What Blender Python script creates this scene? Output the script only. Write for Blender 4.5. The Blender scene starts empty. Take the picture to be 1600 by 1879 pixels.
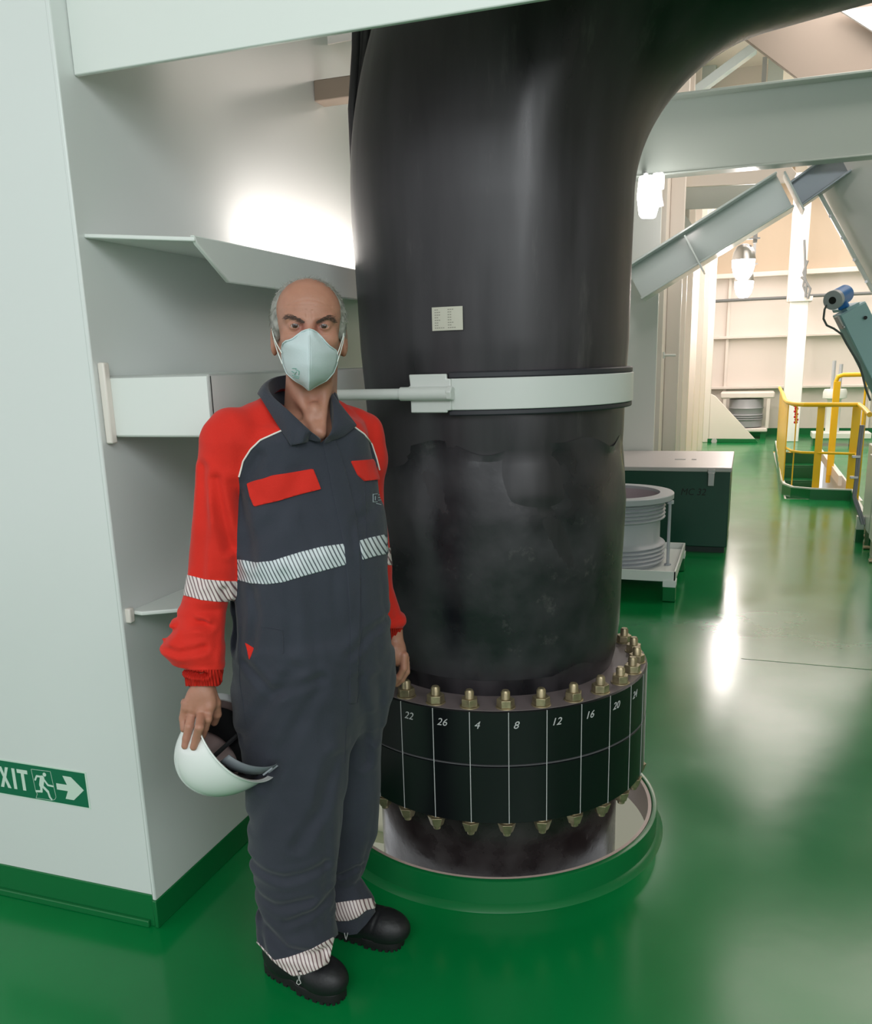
import bpy, math, random
import numpy as np
from math import sin, cos, pi, radians, atan2, sqrt
from mathutils import Vector, Matrix
from mathutils.bvhtree import BVHTree
random.seed(7); RNG = np.random.RandomState(7)
SC = bpy.context.scene; COL = SC.collection

# ---------------------------------------------------------------- camera
HC = 1.58; PITCH = .2462; YAW = .3413; ROLL = .0273; FPX = 1600.; CX, CY = 800., 1066.
HD = np.array([-sin(YAW), cos(YAW), 0.]); RT = np.array([cos(YAW), sin(YAW), 0.]); ZZ = np.array([0, 0, 1.])
FW = HD*cos(PITCH) - ZZ*sin(PITCH); U0 = HD*sin(PITCH) + ZZ*cos(PITCH)
CR = RT*cos(ROLL) - U0*sin(ROLL); CU = U0*cos(ROLL) + RT*sin(ROLL); CO = np.array([0, 0, HC])
cam = bpy.data.cameras.new('camera'); camo = bpy.data.objects.new('camera', cam); COL.objects.link(camo)
cam.sensor_fit = 'HORIZONTAL'; cam.sensor_width = 36; cam.lens = 36; cam.shift_y = (CY-939.5)/1600.; cam.clip_start = .05
M = Matrix.Identity(4)
for i in range(3):
    M[i][0] = CR[i]; M[i][1] = CU[i]; M[i][2] = -FW[i]; M[i][3] = CO[i]
camo.matrix_world = M
SC.camera = camo

# ---------------------------------------------------------------- light
SC.view_settings.view_transform = 'Standard'; SC.view_settings.look = 'None'
SC.view_settings.exposure = -0.17; SC.view_settings.gamma = 1.0; SC.view_settings.use_curve_mapping = False
w = bpy.data.worlds.new('world'); SC.world = w; w.use_nodes = True
w.node_tree.nodes['Background'].inputs[0].default_value = (.93, .95, .97, 1)
w.node_tree.nodes['Background'].inputs[1].default_value = 1.22
def area(name, loc, size, power, col, rot=(0, 0, 0)):
    l = bpy.data.lights.new(name, 'AREA'); l.shape = 'RECTANGLE'; l.size, l.size_y = size; l.energy = power; l.color = col
    o = bpy.data.objects.new(name, l); COL.objects.link(o); o.location = loc; o.rotation_euler = rot; return o
def point(name, loc, power, col, r=.05):
    l = bpy.data.lights.new(name, 'POINT'); l.energy = power; l.color = col; l.shadow_soft_size = r
    o = bpy.data.objects.new(name, l); COL.objects.link(o); o.location = loc; return o
WARM = (1, .89, .85)
area('hall_light', (1.3, 15.0, 4.6), (3.4, 6), 340, WARM)
area('hall_light', (1.6, 8.5, 4.6), (3, 3), 165, (1, .88, .82))
area('front_fill', (.6, -2.6, 3.9), (3, 1.6), 95, (.90, .98, 1.0), (radians(50), 0, 0))  # unseen fill added behind the camera to brighten the front
area('work_light', (2.2, -.9, 2.7), (1.9, 1.5), 42, (.95, .98, 1.0), (radians(68), 0, radians(48)))
area('batten_glow', (-1.40, 3.02, 1.917), (.03, .95), 6.5, WARM, (radians(180), radians(-30), 0))
point('lamp_glow', (-.1, 11.9, 2.35), 60, WARM, .08)
point('lamp_glow', (-.12, 15.8, 2.75), 60, WARM, .08)
point('lamp_glow', (-.62, 7.35, 2.75), 7, WARM, .08)

# ---------------------------------------------------------------- helpers
def ray(px, py): return FW + CR*(px-CX)/FPX - CU*(py-CY)/FPX
def at(px, py, D): d = ray(px, py); return CO + d*D/(d@HD)
def onx(px, py, x): d = ray(px, py); return CO + d*x/d[0]
def ony(px, py, y): d = ray(px, py); return CO + d*y/d[1]
def onz(px, py, z=0): d = ray(px, py); return CO + d*(z-HC)/d[2]
def lin(c):
    c = c/255.
    return c/12.92 if c <= .04045 else ((c+.055)/1.055)**2.4
def rgb(r, g, b): return (lin(r), lin(g), lin(b), 1)
MATS = {}
def mat(name, col, rough=.5, metal=0, spec=.5, bump=0, bscale=20, var=0, vscale=3, coat=0, emit=None, estr=0, stretch=None, rvar=0, scuff=0, col2=None, sheen=0, sss=0, trans=0):
    if name in MATS: return MATS[name]
    m = bpy.data.materials.new(name); m.use_nodes = True; nt = m.node_tree; b = nt.nodes['Principled BSDF']
    b.inputs['Base Color'].default_value = col; b.inputs['Roughness'].default_value = rough; b.inputs['Metallic'].default_value = metal
    b.inputs['Specular IOR Level'].default_value = spec; b.inputs['Coat Weight'].default_value = coat; b.inputs['Coat Roughness'].default_value = .08
    if sheen: b.inputs['Sheen Weight'].default_value = sheen
    if trans: b.inputs['Transmission Weight'].default_value = trans
    if sss:
        b.inputs['Subsurface Weight'].default_value = sss; b.inputs['Subsurface Radius'].default_value = (.012, .004, .002); b.inputs['Subsurface Scale'].default_value = 1
    if emit: b.inputs['Emission Color'].default_value = emit; b.inputs['Emission Strength'].default_value = estr
    tc = nt.nodes.new('ShaderNodeTexCoord'); src = tc.outputs['Object']
    if stretch:
        mp = nt.nodes.new('ShaderNodeMapping'); mp.inputs['Scale'].default_value = stretch; nt.links.new(src, mp.inputs[0]); src = mp.outputs[0]
    if var or rvar:
        n = nt.nodes.new('ShaderNodeTexNoise'); n.inputs['Scale'].default_value = vscale; n.inputs['Detail'].default_value = 5; nt.links.new(src, n.inputs['Vector'])
        if var:
            mx = nt.nodes.new('ShaderNodeMix'); mx.data_type = 'RGBA'
            mx.inputs[6].default_value = tuple(c*(1-var) for c in col[:3])+(1,)
            mx.inputs[7].default_value = col2 if col2 else tuple(min(1, c*(1+var)) for c in col[:3])+(1,)
            rp = nt.nodes.new('ShaderNodeMapRange'); rp.inputs[1].default_value = .35; rp.inputs[2].default_value = .68
            nt.links.new(n.outputs[0], rp.inputs[0]); nt.links.new(rp.outputs[0], mx.inputs[0]); nt.links.new(mx.outputs[2], b.inputs['Base Color'])
        if rvar:
            r2 = nt.nodes.new('ShaderNodeMapRange'); r2.inputs[1].default_value = .3; r2.inputs[2].default_value = .7
            r2.inputs[3].default_value = max(.02, rough-rvar); r2.inputs[4].default_value = rough+rvar
            nt.links.new(n.outputs[0], r2.inputs[0]); nt.links.new(r2.outputs[0], b.inputs['Roughness'])
    if scuff:
        s0 = nt.nodes.new('ShaderNodeTexNoise'); s0.inputs['Scale'].default_value = 11; s0.inputs['Detail'].default_value = 9; s0.inputs['Roughness'].default_value = .72; nt.links.new(src, s0.inputs['Vector'])
        s1 = nt.nodes.new('ShaderNodeMapRange'); s1.inputs[1].default_value = .60; s1.inputs[2].default_value = .76; s1.inputs[4].default_value = scuff; nt.links.new(s0.outputs[0], s1.inputs[0])
        s2 = nt.nodes.new('ShaderNodeMix'); s2.data_type = 'RGBA'; s2.inputs[7].default_value = rgb(128, 124, 120); nt.links.new(s1.outputs[0], s2.inputs[0])
        if b.inputs['Base Color'].links: nt.links.new(b.inputs['Base Color'].links[0].from_socket, s2.inputs[6])
        else: s2.inputs[6].default_value = col
        nt.links.new(s2.outputs[2], b.inputs['Base Color'])
    if bump:
        n2 = nt.nodes.new('ShaderNodeTexNoise'); n2.inputs['Scale'].default_value = bscale; n2.inputs['Detail'].default_value = 4; nt.links.new(src, n2.inputs['Vector'])
        bp = nt.nodes.new('ShaderNodeBump'); bp.inputs['Strength'].default_value = bump; bp.inputs['Distance'].default_value = .01
        nt.links.new(n2.outputs[0], bp.inputs['Height']); nt.links.new(bp.outputs[0], b.inputs['Normal'])
    MATS[name] = m; return m
WHITE = mat('white_paint', rgb(226, 230, 226), .32, bump=.02, bscale=5)
WALLP = mat('wall_paint', rgb(222, 226, 224), .25, bump=.03, bscale=3)
GREEN = mat('green_paint', rgb(14, 108, 56), .28, bump=.02, bscale=6)
FLOORM = mat('green_deck_paint', rgb(4, 122, 60), .19, spec=.38, bump=.03, bscale=9, var=.10, vscale=1.4, rvar=.05)
CREAM = mat('cream_paint', rgb(236, 222, 206), .45)
YEL = mat('yellow_paint', rgb(246, 196, 28), .35)
HOSE = mat('black_hose', rgb(34, 33, 37), .38, spec=.5, bump=.10, bscale=7, var=.35, vscale=9, rvar=.13, stretch=(1, 1, .16), scuff=.22, col2=rgb(58, 54, 58))
HOSE2 = mat('black_hose_band', rgb(30, 31, 36), .34, spec=.5, bump=.25, bscale=9, var=.35, vscale=6, rvar=.14, scuff=.3, col2=rgb(52, 50, 54))
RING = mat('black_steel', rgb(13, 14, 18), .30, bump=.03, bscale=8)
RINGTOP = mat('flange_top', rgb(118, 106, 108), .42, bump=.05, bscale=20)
BRASS = mat('passivated_steel', rgb(166, 152, 122), .38, metal=.7, var=.25, vscale=40)
CHALK = mat('white_marker', rgb(190, 190, 190), .8)
GREYP = mat('grey_paint', rgb(180, 184, 190), .35)
CLAMP = mat('clamp_paint', rgb(205, 208, 204), .38)
RUBBER = mat('rubber_strip', rgb(44, 44, 50), .5)
DGREEN = mat('dark_green_box', rgb(20, 72, 56), .35, var=.08)
STEEL = mat('steel', rgb(180, 180, 178), .3, metal=.9)
BLUE = mat('blue_enamel', rgb(40, 120, 196), .35)
BLUEGREY = mat('blue_grey_cabinet', rgb(172, 208, 214), .4)
LAMPM = mat('lamp_glass', (1, 1, 1, 1), .3, emit=(1, .93, .9, 1), estr=14)
DARK = mat('black_plastic', rgb(18, 18, 20), .5)
PINKW = mat('warm_white_paint', rgb(232, 224, 216), .4)
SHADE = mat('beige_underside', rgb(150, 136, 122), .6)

class G:
    def __init__(s): s.v = []; s.f = []
    def add(s, V, F):
        n = len(s.v); s.v.extend([tuple(map(float, p)) for p in V]); s.f.extend([tuple(i+n for i in f) for f in F]); return s
    def hexa(s, P): # 8 points bottom4 top4
        return s.add(P, [(3, 2, 1, 0), (4, 5, 6, 7), (0, 1, 5, 4), (1, 2, 6, 5), (2, 3, 7, 6), (3, 0, 4, 7)])
    def box(s, a, b):
        (x0, y0, z0), (x1, y1, z1) = a, b
        return s.hexa([(x0, y0, z0), (x1, y0, z0), (x1, y1, z0), (x0, y1, z0), (x0, y0, z1), (x1, y0, z1), (x1, y1, z1), (x0, y1, z1)])
    def bar(s, a, b, w, h, up=(0, 0, 1)):
        a = Vector(a); b = Vector(b); d = (b-a).normalized(); u = Vector(up); sd = d.cross(u).normalized(); u = sd.cross(d)
        P = []
        for q in (a, b):
            pass
        q = [(-w/2, -h/2), (w/2, -h/2), (w/2, h/2), (-w/2, h/2)]
        A = [a+sd*x+u*y for x, y in q]; B = [b+sd*x+u*y for x, y in q]
        return s.add(A+B, [(0, 1, 2, 3), (7, 6, 5, 4), (0, 4, 5, 1), (1, 5, 6, 2), (2, 6, 7, 3), (3, 7, 4, 0)])
    def tube(s, pts, r, n=12, cap=True, closed=False):
        P = [Vector(p) for p in pts]; m = len(P); rr = r if hasattr(r, '__len__') else [r]*m
        t0 = (P[1]-P[0]).normalized(); u = t0.orthogonal().normalized(); rings = []
        for i in range(m):
            if closed: t = (P[(i+1) % m]-P[i-1]).normalized()
            else: t = (P[min(i+1, m-1)]-P[max(i-1, 0)]).normalized()
            u = (u-t*u.dot(t)).normalized(); w_ = t.cross(u)
            rings.append([P[i]+(u*cos(2*pi*k/n)+w_*sin(2*pi*k/n))*rr[i] for k in range(n)])
        V = [p for q in rings for p in q]; F = []
        for i in range(m if closed else m-1):
            for k in range(n):
                a = i*n+k; b = i*n+(k+1) % n; j = (i+1) % m; F.append((a, b, j*n+(k+1) % n, j*n+k))
        if cap and not closed: F.append(tuple(range(n))[::-1]); F.append(tuple((m-1)*n+k for k in range(n)))
        return s.add(V, F)
    def lathe(s, prof, n=64, c=(0, 0, 0), M=None, a0=0, a1=2*pi):
        full = abs(a1-a0-2*pi) < 1e-6; m = n if full else n+1; V = []; F = []
        for r, z in prof:
            for k in range(m):
                a = a0+(a1-a0)*k/n; p = Vector((r*cos(a), r*sin(a), z)); p = (M @ p) if M else p
                V.append(p+Vector(c))
        for i in range(len(prof)-1):
            for k in range(n):
                k2 = (k+1) % m; F.append((i*m+k, i*m+k2, (i+1)*m+k2, (i+1)*m+k))
        return s.add(V, F)
    def poly(s, pts, d): # extrude polygon of 3D points by vector d
        P = [Vector(p) for p in pts]; d = Vector(d); n = len(P)
        return s.add(P+[p+d for p in P], [tuple(range(n))[::-1], tuple(range(n, 2*n))]+[(i, (i+1) % n, n+(i+1) % n, n+i) for i in range(n)])
    def out(s, name, m, parent=None, bevel=0, smooth=None, seg=2):
        me = bpy.data.meshes.new(name); me.from_pydata(s.v, [], s.f); me.materials.append(m); me.update()
        import bmesh
        bm = bmesh.new(); bm.from_mesh(me); bmesh.ops.recalc_face_normals(bm, faces=bm.faces); bm.to_mesh(me); bm.free()
        o = bpy.data.objects.new(name, me); COL.objects.link(o)
        if parent: o.parent = parent
        if bevel:
            b = o.modifiers.new('bevel', 'BEVEL'); b.width = bevel; b.segments = seg; b.limit_method = 'ANGLE'; b.angle_limit = radians(35)
        if smooth is None: smooth = bool(bevel)
        if smooth:
            for p in me.polygons: p.use_smooth = True
            if not bevel or True:
                try:
                    me.set_sharp_from_angle(angle=radians(38))
                except Exception: pass
        return o
def thing(name, label, cat, loc=(0, 0, 0), group=None, rz=0):
    o = bpy.data.objects.new(name, None); COL.objects.link(o); o.location = loc; o.rotation_euler = (0, 0, rz); o.empty_display_size = .05
    return tag(o, label, cat, group)
def tag(o, label, cat, group=None):
    o['label'] = label; o['category'] = cat
    if group: o['group'] = group
    return o
def struct(o): o['kind'] = 'structure'; return o
def local(parent, g): # move world coordinates of g into an unrotated parent's frame
    l = parent.location; g.v = [(x-l[0], y-l[1], z-l[2]) for x, y, z in g.v]; return g
def text_geo(body, size, fn, extrude=.0004, align='LEFT', shear=0):
    c = bpy.data.curves.new('text', 'FONT'); c.body = body; c.size = size; c.extrude = extrude; c.align_x = align; c.shear = shear; c.resolution_u = 3
    o = bpy.data.objects.new('text', c); COL.objects.link(o)
    dg = bpy.context.evaluated_depsgraph_get(); me = bpy.data.meshes.new_from_object(o.evaluated_get(dg))
    g = G(); g.add([fn(v.co) for v in me.vertices], [tuple(p.vertices) for p in me.polygons])
    bpy.data.objects.remove(o); return g

# ================================================================ structure
YF = 1.82; XW = -1.53                      # portal face plane and side bulkhead plane
HX, HY, HR = -.77, 2.732, .562               # hole in the deck
# deck with a round hole
g = G(); n = 96; V = []; F = []
for k in range(n):
    a = 2*pi*k/n; V.append((HX+(HR-.02)*cos(a), HY+(HR-.02)*sin(a), 0))
for k in range(n):
    a = 2*pi*k/n; q = 1.1/max(abs(cos(a)), abs(sin(a))); V.append((HX+q*cos(a), HY+q*sin(a), 0))
for k in range(n): F.append((k, (k+1) % n, n+(k+1) % n, n+k))
g.add(V, F)
X0, X1, Y0, Y1 = HX-1.1, HX+1.1, HY-1.1, HY+1.1
def quad(g, x0, x1, y0, y1, z=0): g.add([(x0, y0, z), (x1, y0, z), (x1, y1, z), (x0, y1, z)], [(0, 1, 2, 3)])
SX0, SX1, SY0, SY1 = .46, 1.25, 10.35, 15.3   # stairwell opening
quad(g, -6, X0, -5, 19); quad(g, X1, SX0, -5, 19); quad(g, X0, X1, -5, Y0); quad(g, X0, X1, Y1, 19)
quad(g, SX0, SX1, -5, SY0); quad(g, SX0, SX1, SY1, 19); quad(g, SX1, 7, -5, 19)
for o_ in [g]: struct(g.out('floor', FLOORM))
g = G(); g.tube([(HX+.82, 4.69, -.0012), (1.6, 4.66, -.0012)], .0028, 6); struct(g.out('trim_1', GREEN))
# deck below, seen through the hole
g = G(); g.box((-3.2, 1.6, -2.3), (1, 8, -2.2)); struct(g.out('floor_below', mat('deck_below', rgb(20, 120, 66), .3)))
g = G(); g.box((-3.2, 4.4, -2.2), (1, 4.5, -.02)); g.box((-3.2, 4.28, -1.25), (1, 4.4, -1.2)); g.box((-3.2, 4.33, -2.2), (1, 4.4, -2.05)); struct(g.out('wall_below', CREAM))
area('lower_deck_light', (-.7, 2.7, -.35), (1.6, 1.6), 6, (1, .9, .84))
# portal face (wall with exit sign)
g = G(); g.box((-7, YF, .105), (-1.5435, YF+.012, 3.6)); struct(g.out('wall_left', WALLP, bevel=.002))
g = G(); g.box((-7, YF-.001, 0), (-1.5435, YF+.012, .105)); g.box((-7, YF-.012, 0), (-1.56, YF, .022)); struct(g.out('baseboard_left', GREEN, bevel=.003))
# side bulkhead behind the man
g = G(); g.box((XW-.013, YF-.004, .09), (XW, 5.2, 3.4)); struct(g.out('wall_side', WALLP, bevel=.004))
g = G(); g.box((XW-.013, YF-.006, 0), (XW, 5.2, .09)); struct(g.out('baseboard_side', GREEN, bevel=.003))
g = G(); g.box((-3.4, 5.2, 0), (-1.3, 5.24, 4.95)); g.box((-3.44, 5.2, 0), (-3.4, 9.04, 4.95)); g.box((-3.4, 9.0, 0), (-.87, 9.04, 4.95)); struct(g.out('wall_back', WALLP))
# overhead portal beam
b1 = G(); b1.box((-1.529, YF+.05, 2.252), (1.2, YF+.064, 2.95)); 
tag(b1.out('portal_beam', WHITE, bevel=.003), 'wide white painted portal beam across the top left in front of the black hose', 'beam')
# stiffeners on the bulkhead
sh = thing('bulkhead_stiffener', 'white flanged stiffener shelf on the bulkhead above and left of the man, topmost of three', 'stiffener', (XW, 2.4, 1.87))
g = G(); g.hexa([(XW, 1.84, 1.892), (-1.232, 1.856, 1.866), (-1.232, 4.4, 1.866), (XW, 4.4, 1.892), (XW, 1.84, 1.902), (-1.232, 1.856, 1.876), (-1.232, 4.4, 1.876), (XW, 4.4, 1.902)]); local(sh, g).out('web_plate', WHITE, sh, bevel=.003)
g = G(); g.poly([(-1.243, 1.854, 1.880), (-1.243, 1.866, 1.862), (-1.243, 1.992, 1.785), (-1.243, 4.4, 1.785), (-1.243, 4.4, 1.880)], (.012, 0, 0)); local(sh, g).out('flange_plate', WHITE, sh, bevel=.003)
bt = thing('batten_lamp', 'slim batten lamp lying on the top stiffener shelf, washing the bulkhead with light', 'lamp', (-1.40, 3.02, 1.907))
g = G(); g.box((-.02, -.5, -.013), (.02, .5, .003)); g.out('housing', WHITE, bt, bevel=.003)
g = G(); g.box((-.015, -.48, .003), (.008, .48, .007)); g.out('diffuser', mat('diffuser', (1, 1, 1, 1), .4, emit=(1, .9, .86, 1), estr=3), bt)
bx = thing('box_stiffener', 'white box-ended stiffener on the bulkhead level with the man\'s mask, middle of three', 'stiffener', (XW, 2.4, 1.5))
g = G(); g.box((XW+.004, 1.85, 1.415), (-1.222, 1.866, 1.567)); g.box((-1.234, 1.85, 1.415), (-1.222, 2.92, 1.567)); g.box((XW+.004, 1.85, 1.555), (-1.222, 2.92, 1.567))
local(bx, g).out('bent_plate', WHITE, bx, bevel=.006)
g = G(); g.box((XW+.002, 1.83, 1.40), (XW+.022, 1.852, 1.60)); local(bx, g).out('end_lug', PINKW, bx, bevel=.004)
g = G(); 
for a_, b_ in (((-1.18, 2.93, 1.42), (-1.165, 2.95, 1.567)), ((-1.30, 2.93, 1.552), (-1.165, 2.95, 1.567)), ((-1.30, 2.93, 1.40), (-1.165, 2.95, 1.42))): g.box(a_, b_)
local(bx, g).out('end_frame', mat('brown_grey_steel', rgb(96, 88, 84), .5), bx, bevel=.002)
lo = thing('flat_stiffener', 'white flat stiffener shelf on the bulkhead left of the red forearm sleeve, lowest of three', 'stiffener', (XW, 2.4, .95))
g = G(); g.poly([(XW+.0, 1.85, .944), (XW+.04, 1.845, .944), (-1.37, 1.92, .944), (-1.25, 2.2, .944), (-1.25, 4.4, .944), (XW, 4.4, .944)], (0, 0, .011)); local(lo, g).out('web_plate', WHITE, lo, bevel=.003)
g = G(); g.box((XW-.002, 1.828, .925), (XW+.016, 1.848, .965)); local(lo, g).out('end_lug', PINKW, lo, bevel=.004)

# cable bracket and cables beside the hose top
cb = thing('cable_bracket', 'grey-beige channel bracket sticking out of the bulkhead near the cables', 'bracket', (-1.4, 3.2, 2.5))
g = G(); g.box((XW, 3.14, 2.50), (-1.18, 3.22, 2.57)); g.box((-1.25, 3.14, 2.41), (-1.18, 3.22, 2.52)); local(cb, g).out('arm', SHADE, cb, bevel=.004)
g = G(); g.tube([(-1.18, 3.14, 2.50), (-1.14, 3.12, 2.48), (-1.10, 3.1, 2.43)], .004, 8); g.tube([(-1.2, 3.13, 2.47), (-1.15, 3.11, 2.45), (-1.12, 3.1, 2.40)], .003, 8); local(cb, g).out('cable_tie', PINKW, cb)
cd = thing('cable_bundle', 'bundle of black cables hanging behind the left edge of the big hose', 'cable', (-1.12, 2.9, 2.3))
for k, (ox, r) in enumerate(((0, .017), (.03, .014), (.055, .016), (.04, .012))):
    pts = [at(656+12*k/1.0*.8, 20, 2.95), at(655+10*k*.8, 90, 2.95), at(652+9*k*.8, 140, 2.95), at(648+8*k*.8, 200, 2.97), at(652+8*k*.8, 300, 3.0), at(662+8*k, 420, 3.02)]
    g = G(); g.tube(pts, r, 10); local(cd, g).out('cable', mat('cable_jacket', rgb(52, 50, 54), .4, bump=.15, bscale=30), cd, smooth=True)
pl = thing('ceiling_panel_bracket', 'pinkish white raised plate with a step under the deckhead beside the cables', 'bracket', (-1.3, 3.6, 2.85))
g = G(); g.poly([at(545, 68, 3.6), at(563, 90, 3.6), at(646, 74, 3.6), at(650, 40, 3.6), at(560, 50, 3.6)], (0, .05, .02)); local(pl, g).out('plate', PINKW, pl, bevel=.003)

# deckhead, far walls
g = G(); g.box((-7, -5, 4.95), (7, 19.2, 5.05)); g.box((-1.6, 1.84, 3.4), (-.2, 5.3, 3.45)); struct(g.out('ceiling', PINKW))
YB = 18.7
g = G(); g.box((-.9, YB, .12), (7, YB+.05, 3.02)); struct(g.out('wall_far', PINKW))
g = G(); g.box((-.9, YB-.01, 3.02), (7, YB+.3, 5.0)); struct(g.out('wall_far_upper', mat('beige_panel', rgb(196, 180, 158), .6)))
g = G(); g.box((-.9, YB-.015, 0), (7, YB+.04, .13)); struct(g.out('baseboard_far', GREEN))
g = G()
for z in (.90, 1.86): g.box((-.72, YB-.16, z), (7, YB, z+.05))
g.box((-.72, YB-.2, 2.98), (7, YB, 3.07))
struct(g.out('trim_2', PINKW, bevel=.01))
g = G()
for x in (-.42, 2.2, 3.5): g.box((x-.03, YB-.09, .13), (x+.03, YB, 3.0))
struct(g.out('trim_3', PINKW, bevel=.01))
# near-left hall wall with vertical ribs
g = G(); g.box((-.86, 8.95, 0.0), (-.80, YB, 5.0)); struct(g.out('wall_hall', PINKW))
g = G()
for y in (9.3, 10.0, 11.0, 12.3, 13.8, 15.4): g.box((-.80, y, 0), (-.66, y+.05, 4.9))
g.box((-.80, 17.0, 0), (-.62, 17.1, 4.9)); struct(g.out('trim_4', PINKW, bevel=.01))
g = G(); g.box((7, -5, 0), (7.1, 19, 5)); struct(g.out('wall_right', PINKW))

# column and girders
g = G(); g.box((-1.35, 8.62, 0), (-.815, 8.66, 3.4)); g.box((-1.10, 8.66, 0), (-1.06, 8.9, 3.4)); tag(g.out('steel_column', WHITE, bevel=.006), 'broad white flat column just right of the hose, behind the green chest', 'column')
g = G(); g.box((-3, 7.9, 3.02), (7, 7.925, 3.56)); g.box((-3, 7.78, 3.555), (7, 8.05, 3.575)); g.box((-3, 7.88, 3.005), (7, 8.05, 3.02)); tag(g.out('hall_girder', mat('grey_green_paint', rgb(188, 198, 192), .35), bevel=.004), 'deep horizontal grey-green girder crossing right of the hose', 'girder')
def beam3(name, a, b, wd, dp, label, cat, m, up=(0, 0, 1), th=.018):
    a = Vector(a); b = Vector(b); d = (b-a).normalized(); s_ = Vector((0, 1, 0)); u = d.cross(s_).normalized()
    t = thing(name, label, cat, tuple(a)); 
    q = G(); q.bar(a+u*dp/2, b+u*dp/2, wd, th, u); local(t, q).out('flange', m, t, bevel=.004)
    q = G(); q.bar(a-u*dp/2, b-u*dp/2, wd, th, u); local(t, q).out('flange', m, t, bevel=.004)
    q = G(); q.bar(a, b, th, dp, u); local(t, q).out('web', m, t)
    return t
SHINY = mat('glossy_white', rgb(206, 216, 214), .18)
db = beam3('diagonal_brace', ony(1165, 522, 8.33), ony(1440, 352, 8.33), .32, .30, 'white diagonal H-beam brace rising to the right below the grey-green girder', 'brace', SHINY)
for (x, y) in ((1275, 468), (1456, 355)):
    c = Vector(ony(x, y, 8.16)); q = G(); d_ = (Vector(ony(1440, 352, 8.33))-Vector(ony(1165, 522, 8.33))).normalized(); u_ = d_.cross(Vector((0, 1, 0)))
    q.bar(c-u_*.17, c+u_*.17, .28, .014, d_); local(db, q).out('splice_plate', SHINY, db, bevel=.002)
d2 = beam3('brace_extension', ony(1458, 360, 8.22), ony(1548, 296, 8.22), .2, .2, 'grey riveted upper end of the diagonal brace under the girder', 'brace', mat('galvanised', rgb(160, 166, 174), .3, metal=.3))
q = G(); q.poly([ony(1205, 330, 9.6), ony(1448, 300, 9.6), ony(1462, 318, 9.6), ony(1452, 335, 9.6), ony(1395, 337, 9.6), ony(1220, 345, 9.6)], (0, .03, 0)); tag(q.out('gusset_plate', PINKW, bevel=.003), 'pale rounded gusset plate between the girder and the diagonal brace', 'gusset')
q = G(); q.poly([ony(1218, 337, 9.9), ony(1400, 337, 9.9), ony(1320, 382, 9.9), ony(1250, 384, 9.9), ony(1272, 415, 9.9), ony(1255, 432, 9.9)], (0, .03, 0)); tag(q.out('knee_bracket', mat('grey_shade_paint', rgb(176, 184, 180), .45)), 'grey-green triangular knee bracket behind the diagonal brace', 'bracket')
# raking tube on the right
rt = thing('raking_tube', 'large round white raking tube at the right edge with a bright flange line', 'tube', tuple(ony(1560, 400, 8.0)))
a = Vector(ony(1590, 290, 8.55)); b = Vector(ony(1716, 540, 8.55)); dd = (b-a).normalized(); b = a+dd*(a.z/-dd.z); q = G(); q.tube([a-dd*.25, b], .40, 48); local(rt, q).out('tube_body', mat('pearl_paint', rgb(236, 234, 234), .28), rt, smooth=True)
q = G(); q.bar(Vector(ony(1498, 345, 8.3)), Vector(ony(1602, 535, 8.3)), .03, .05, (0, 1, 0)); local(rt, q).out('edge_flange', WHITE, rt, bevel=.004)
for k in range(5):
    c = Vector(ony(1498+22*k+3, 345+40*k+12, 8.27)); q = G(); q.tube([c, c+Vector((0, -.012, 0))], .012, 10); local(rt, q).out('rivet', STEEL, rt)
# diagonal deckhead panel upper right
q = G(); q.poly([ony(1352, 60, 8.8), ony(1482, 158, 8.8), ony(1800, 230, 8.8), ony(1800, -60, 8.8), ony(1420, -60, 8.8)], (0, .06, 0)); tag(q.out('deckhead_plating', mat('taupe_panel', rgb(158, 146, 134), .5), bevel=.004), 'sloping taupe panel above the girder at the top right corner', 'panel')
q = G(); q.poly([ony(1540, 18, 8.7), ony(1615, 66, 8.7), ony(1700, 66, 8.7), ony(1700, 0, 8.7)], (0, .03, 0)); tag(q.out('roof_flap', mat('bright_white', rgb(240, 244, 246), .4)), 'bright white plate in the extreme top right corner', 'panel')
# beam edge behind the elbow, its highlight put into a pale bar
q = G(); q.bar(Vector(ony(1245, 192, 10.5)), Vector(ony(1385, 88, 10.5)), .09, .14, (0, 1, 0)); tag(q.out('highlit_beam_edge', mat('edge_highlight', rgb(225, 240, 246), .12), bevel=.005), 'thin pale beam edge with painted highlight sloping up behind the hose elbow', 'strut')
q = G(); q.box((.02, 11.2, 3.4), (.18, 11.3, 4.95)); tag(q.out('short_post', SHINY, bevel=.004), 'short upright post above the girder behind the sloped beam edge', 'post')
wu = G(); wu.box((-.8, 12.4, 3.6), (.12, 12.45, 4.95)); struct(wu.out('wall_upper', PINKW))
wv = thing('junction_box', 'white junction box on the upper wall right of the hose elbow', 'box', tuple(ony(1288, 130, 12.2)))
q = G(); c = ony(1288, 128, 12.2); q.box((c[0]-.17, 12.15, c[2]-.16), (c[0]+.17, 12.38, c[2]+.17)); local(wv, q).out('housing', SHINY, wv, bevel=.03)
q = G(); q.box((c[0]-.15, 12.1, c[2]-.18), (c[0]-.02, 12.16, c[2]-.165)); q.box((c[0]+.03, 12.1, c[2]-.18), (c[0]+.14, 12.16, c[2]-.165)); local(wv, q).out('slot', DARK, wv)

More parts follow.
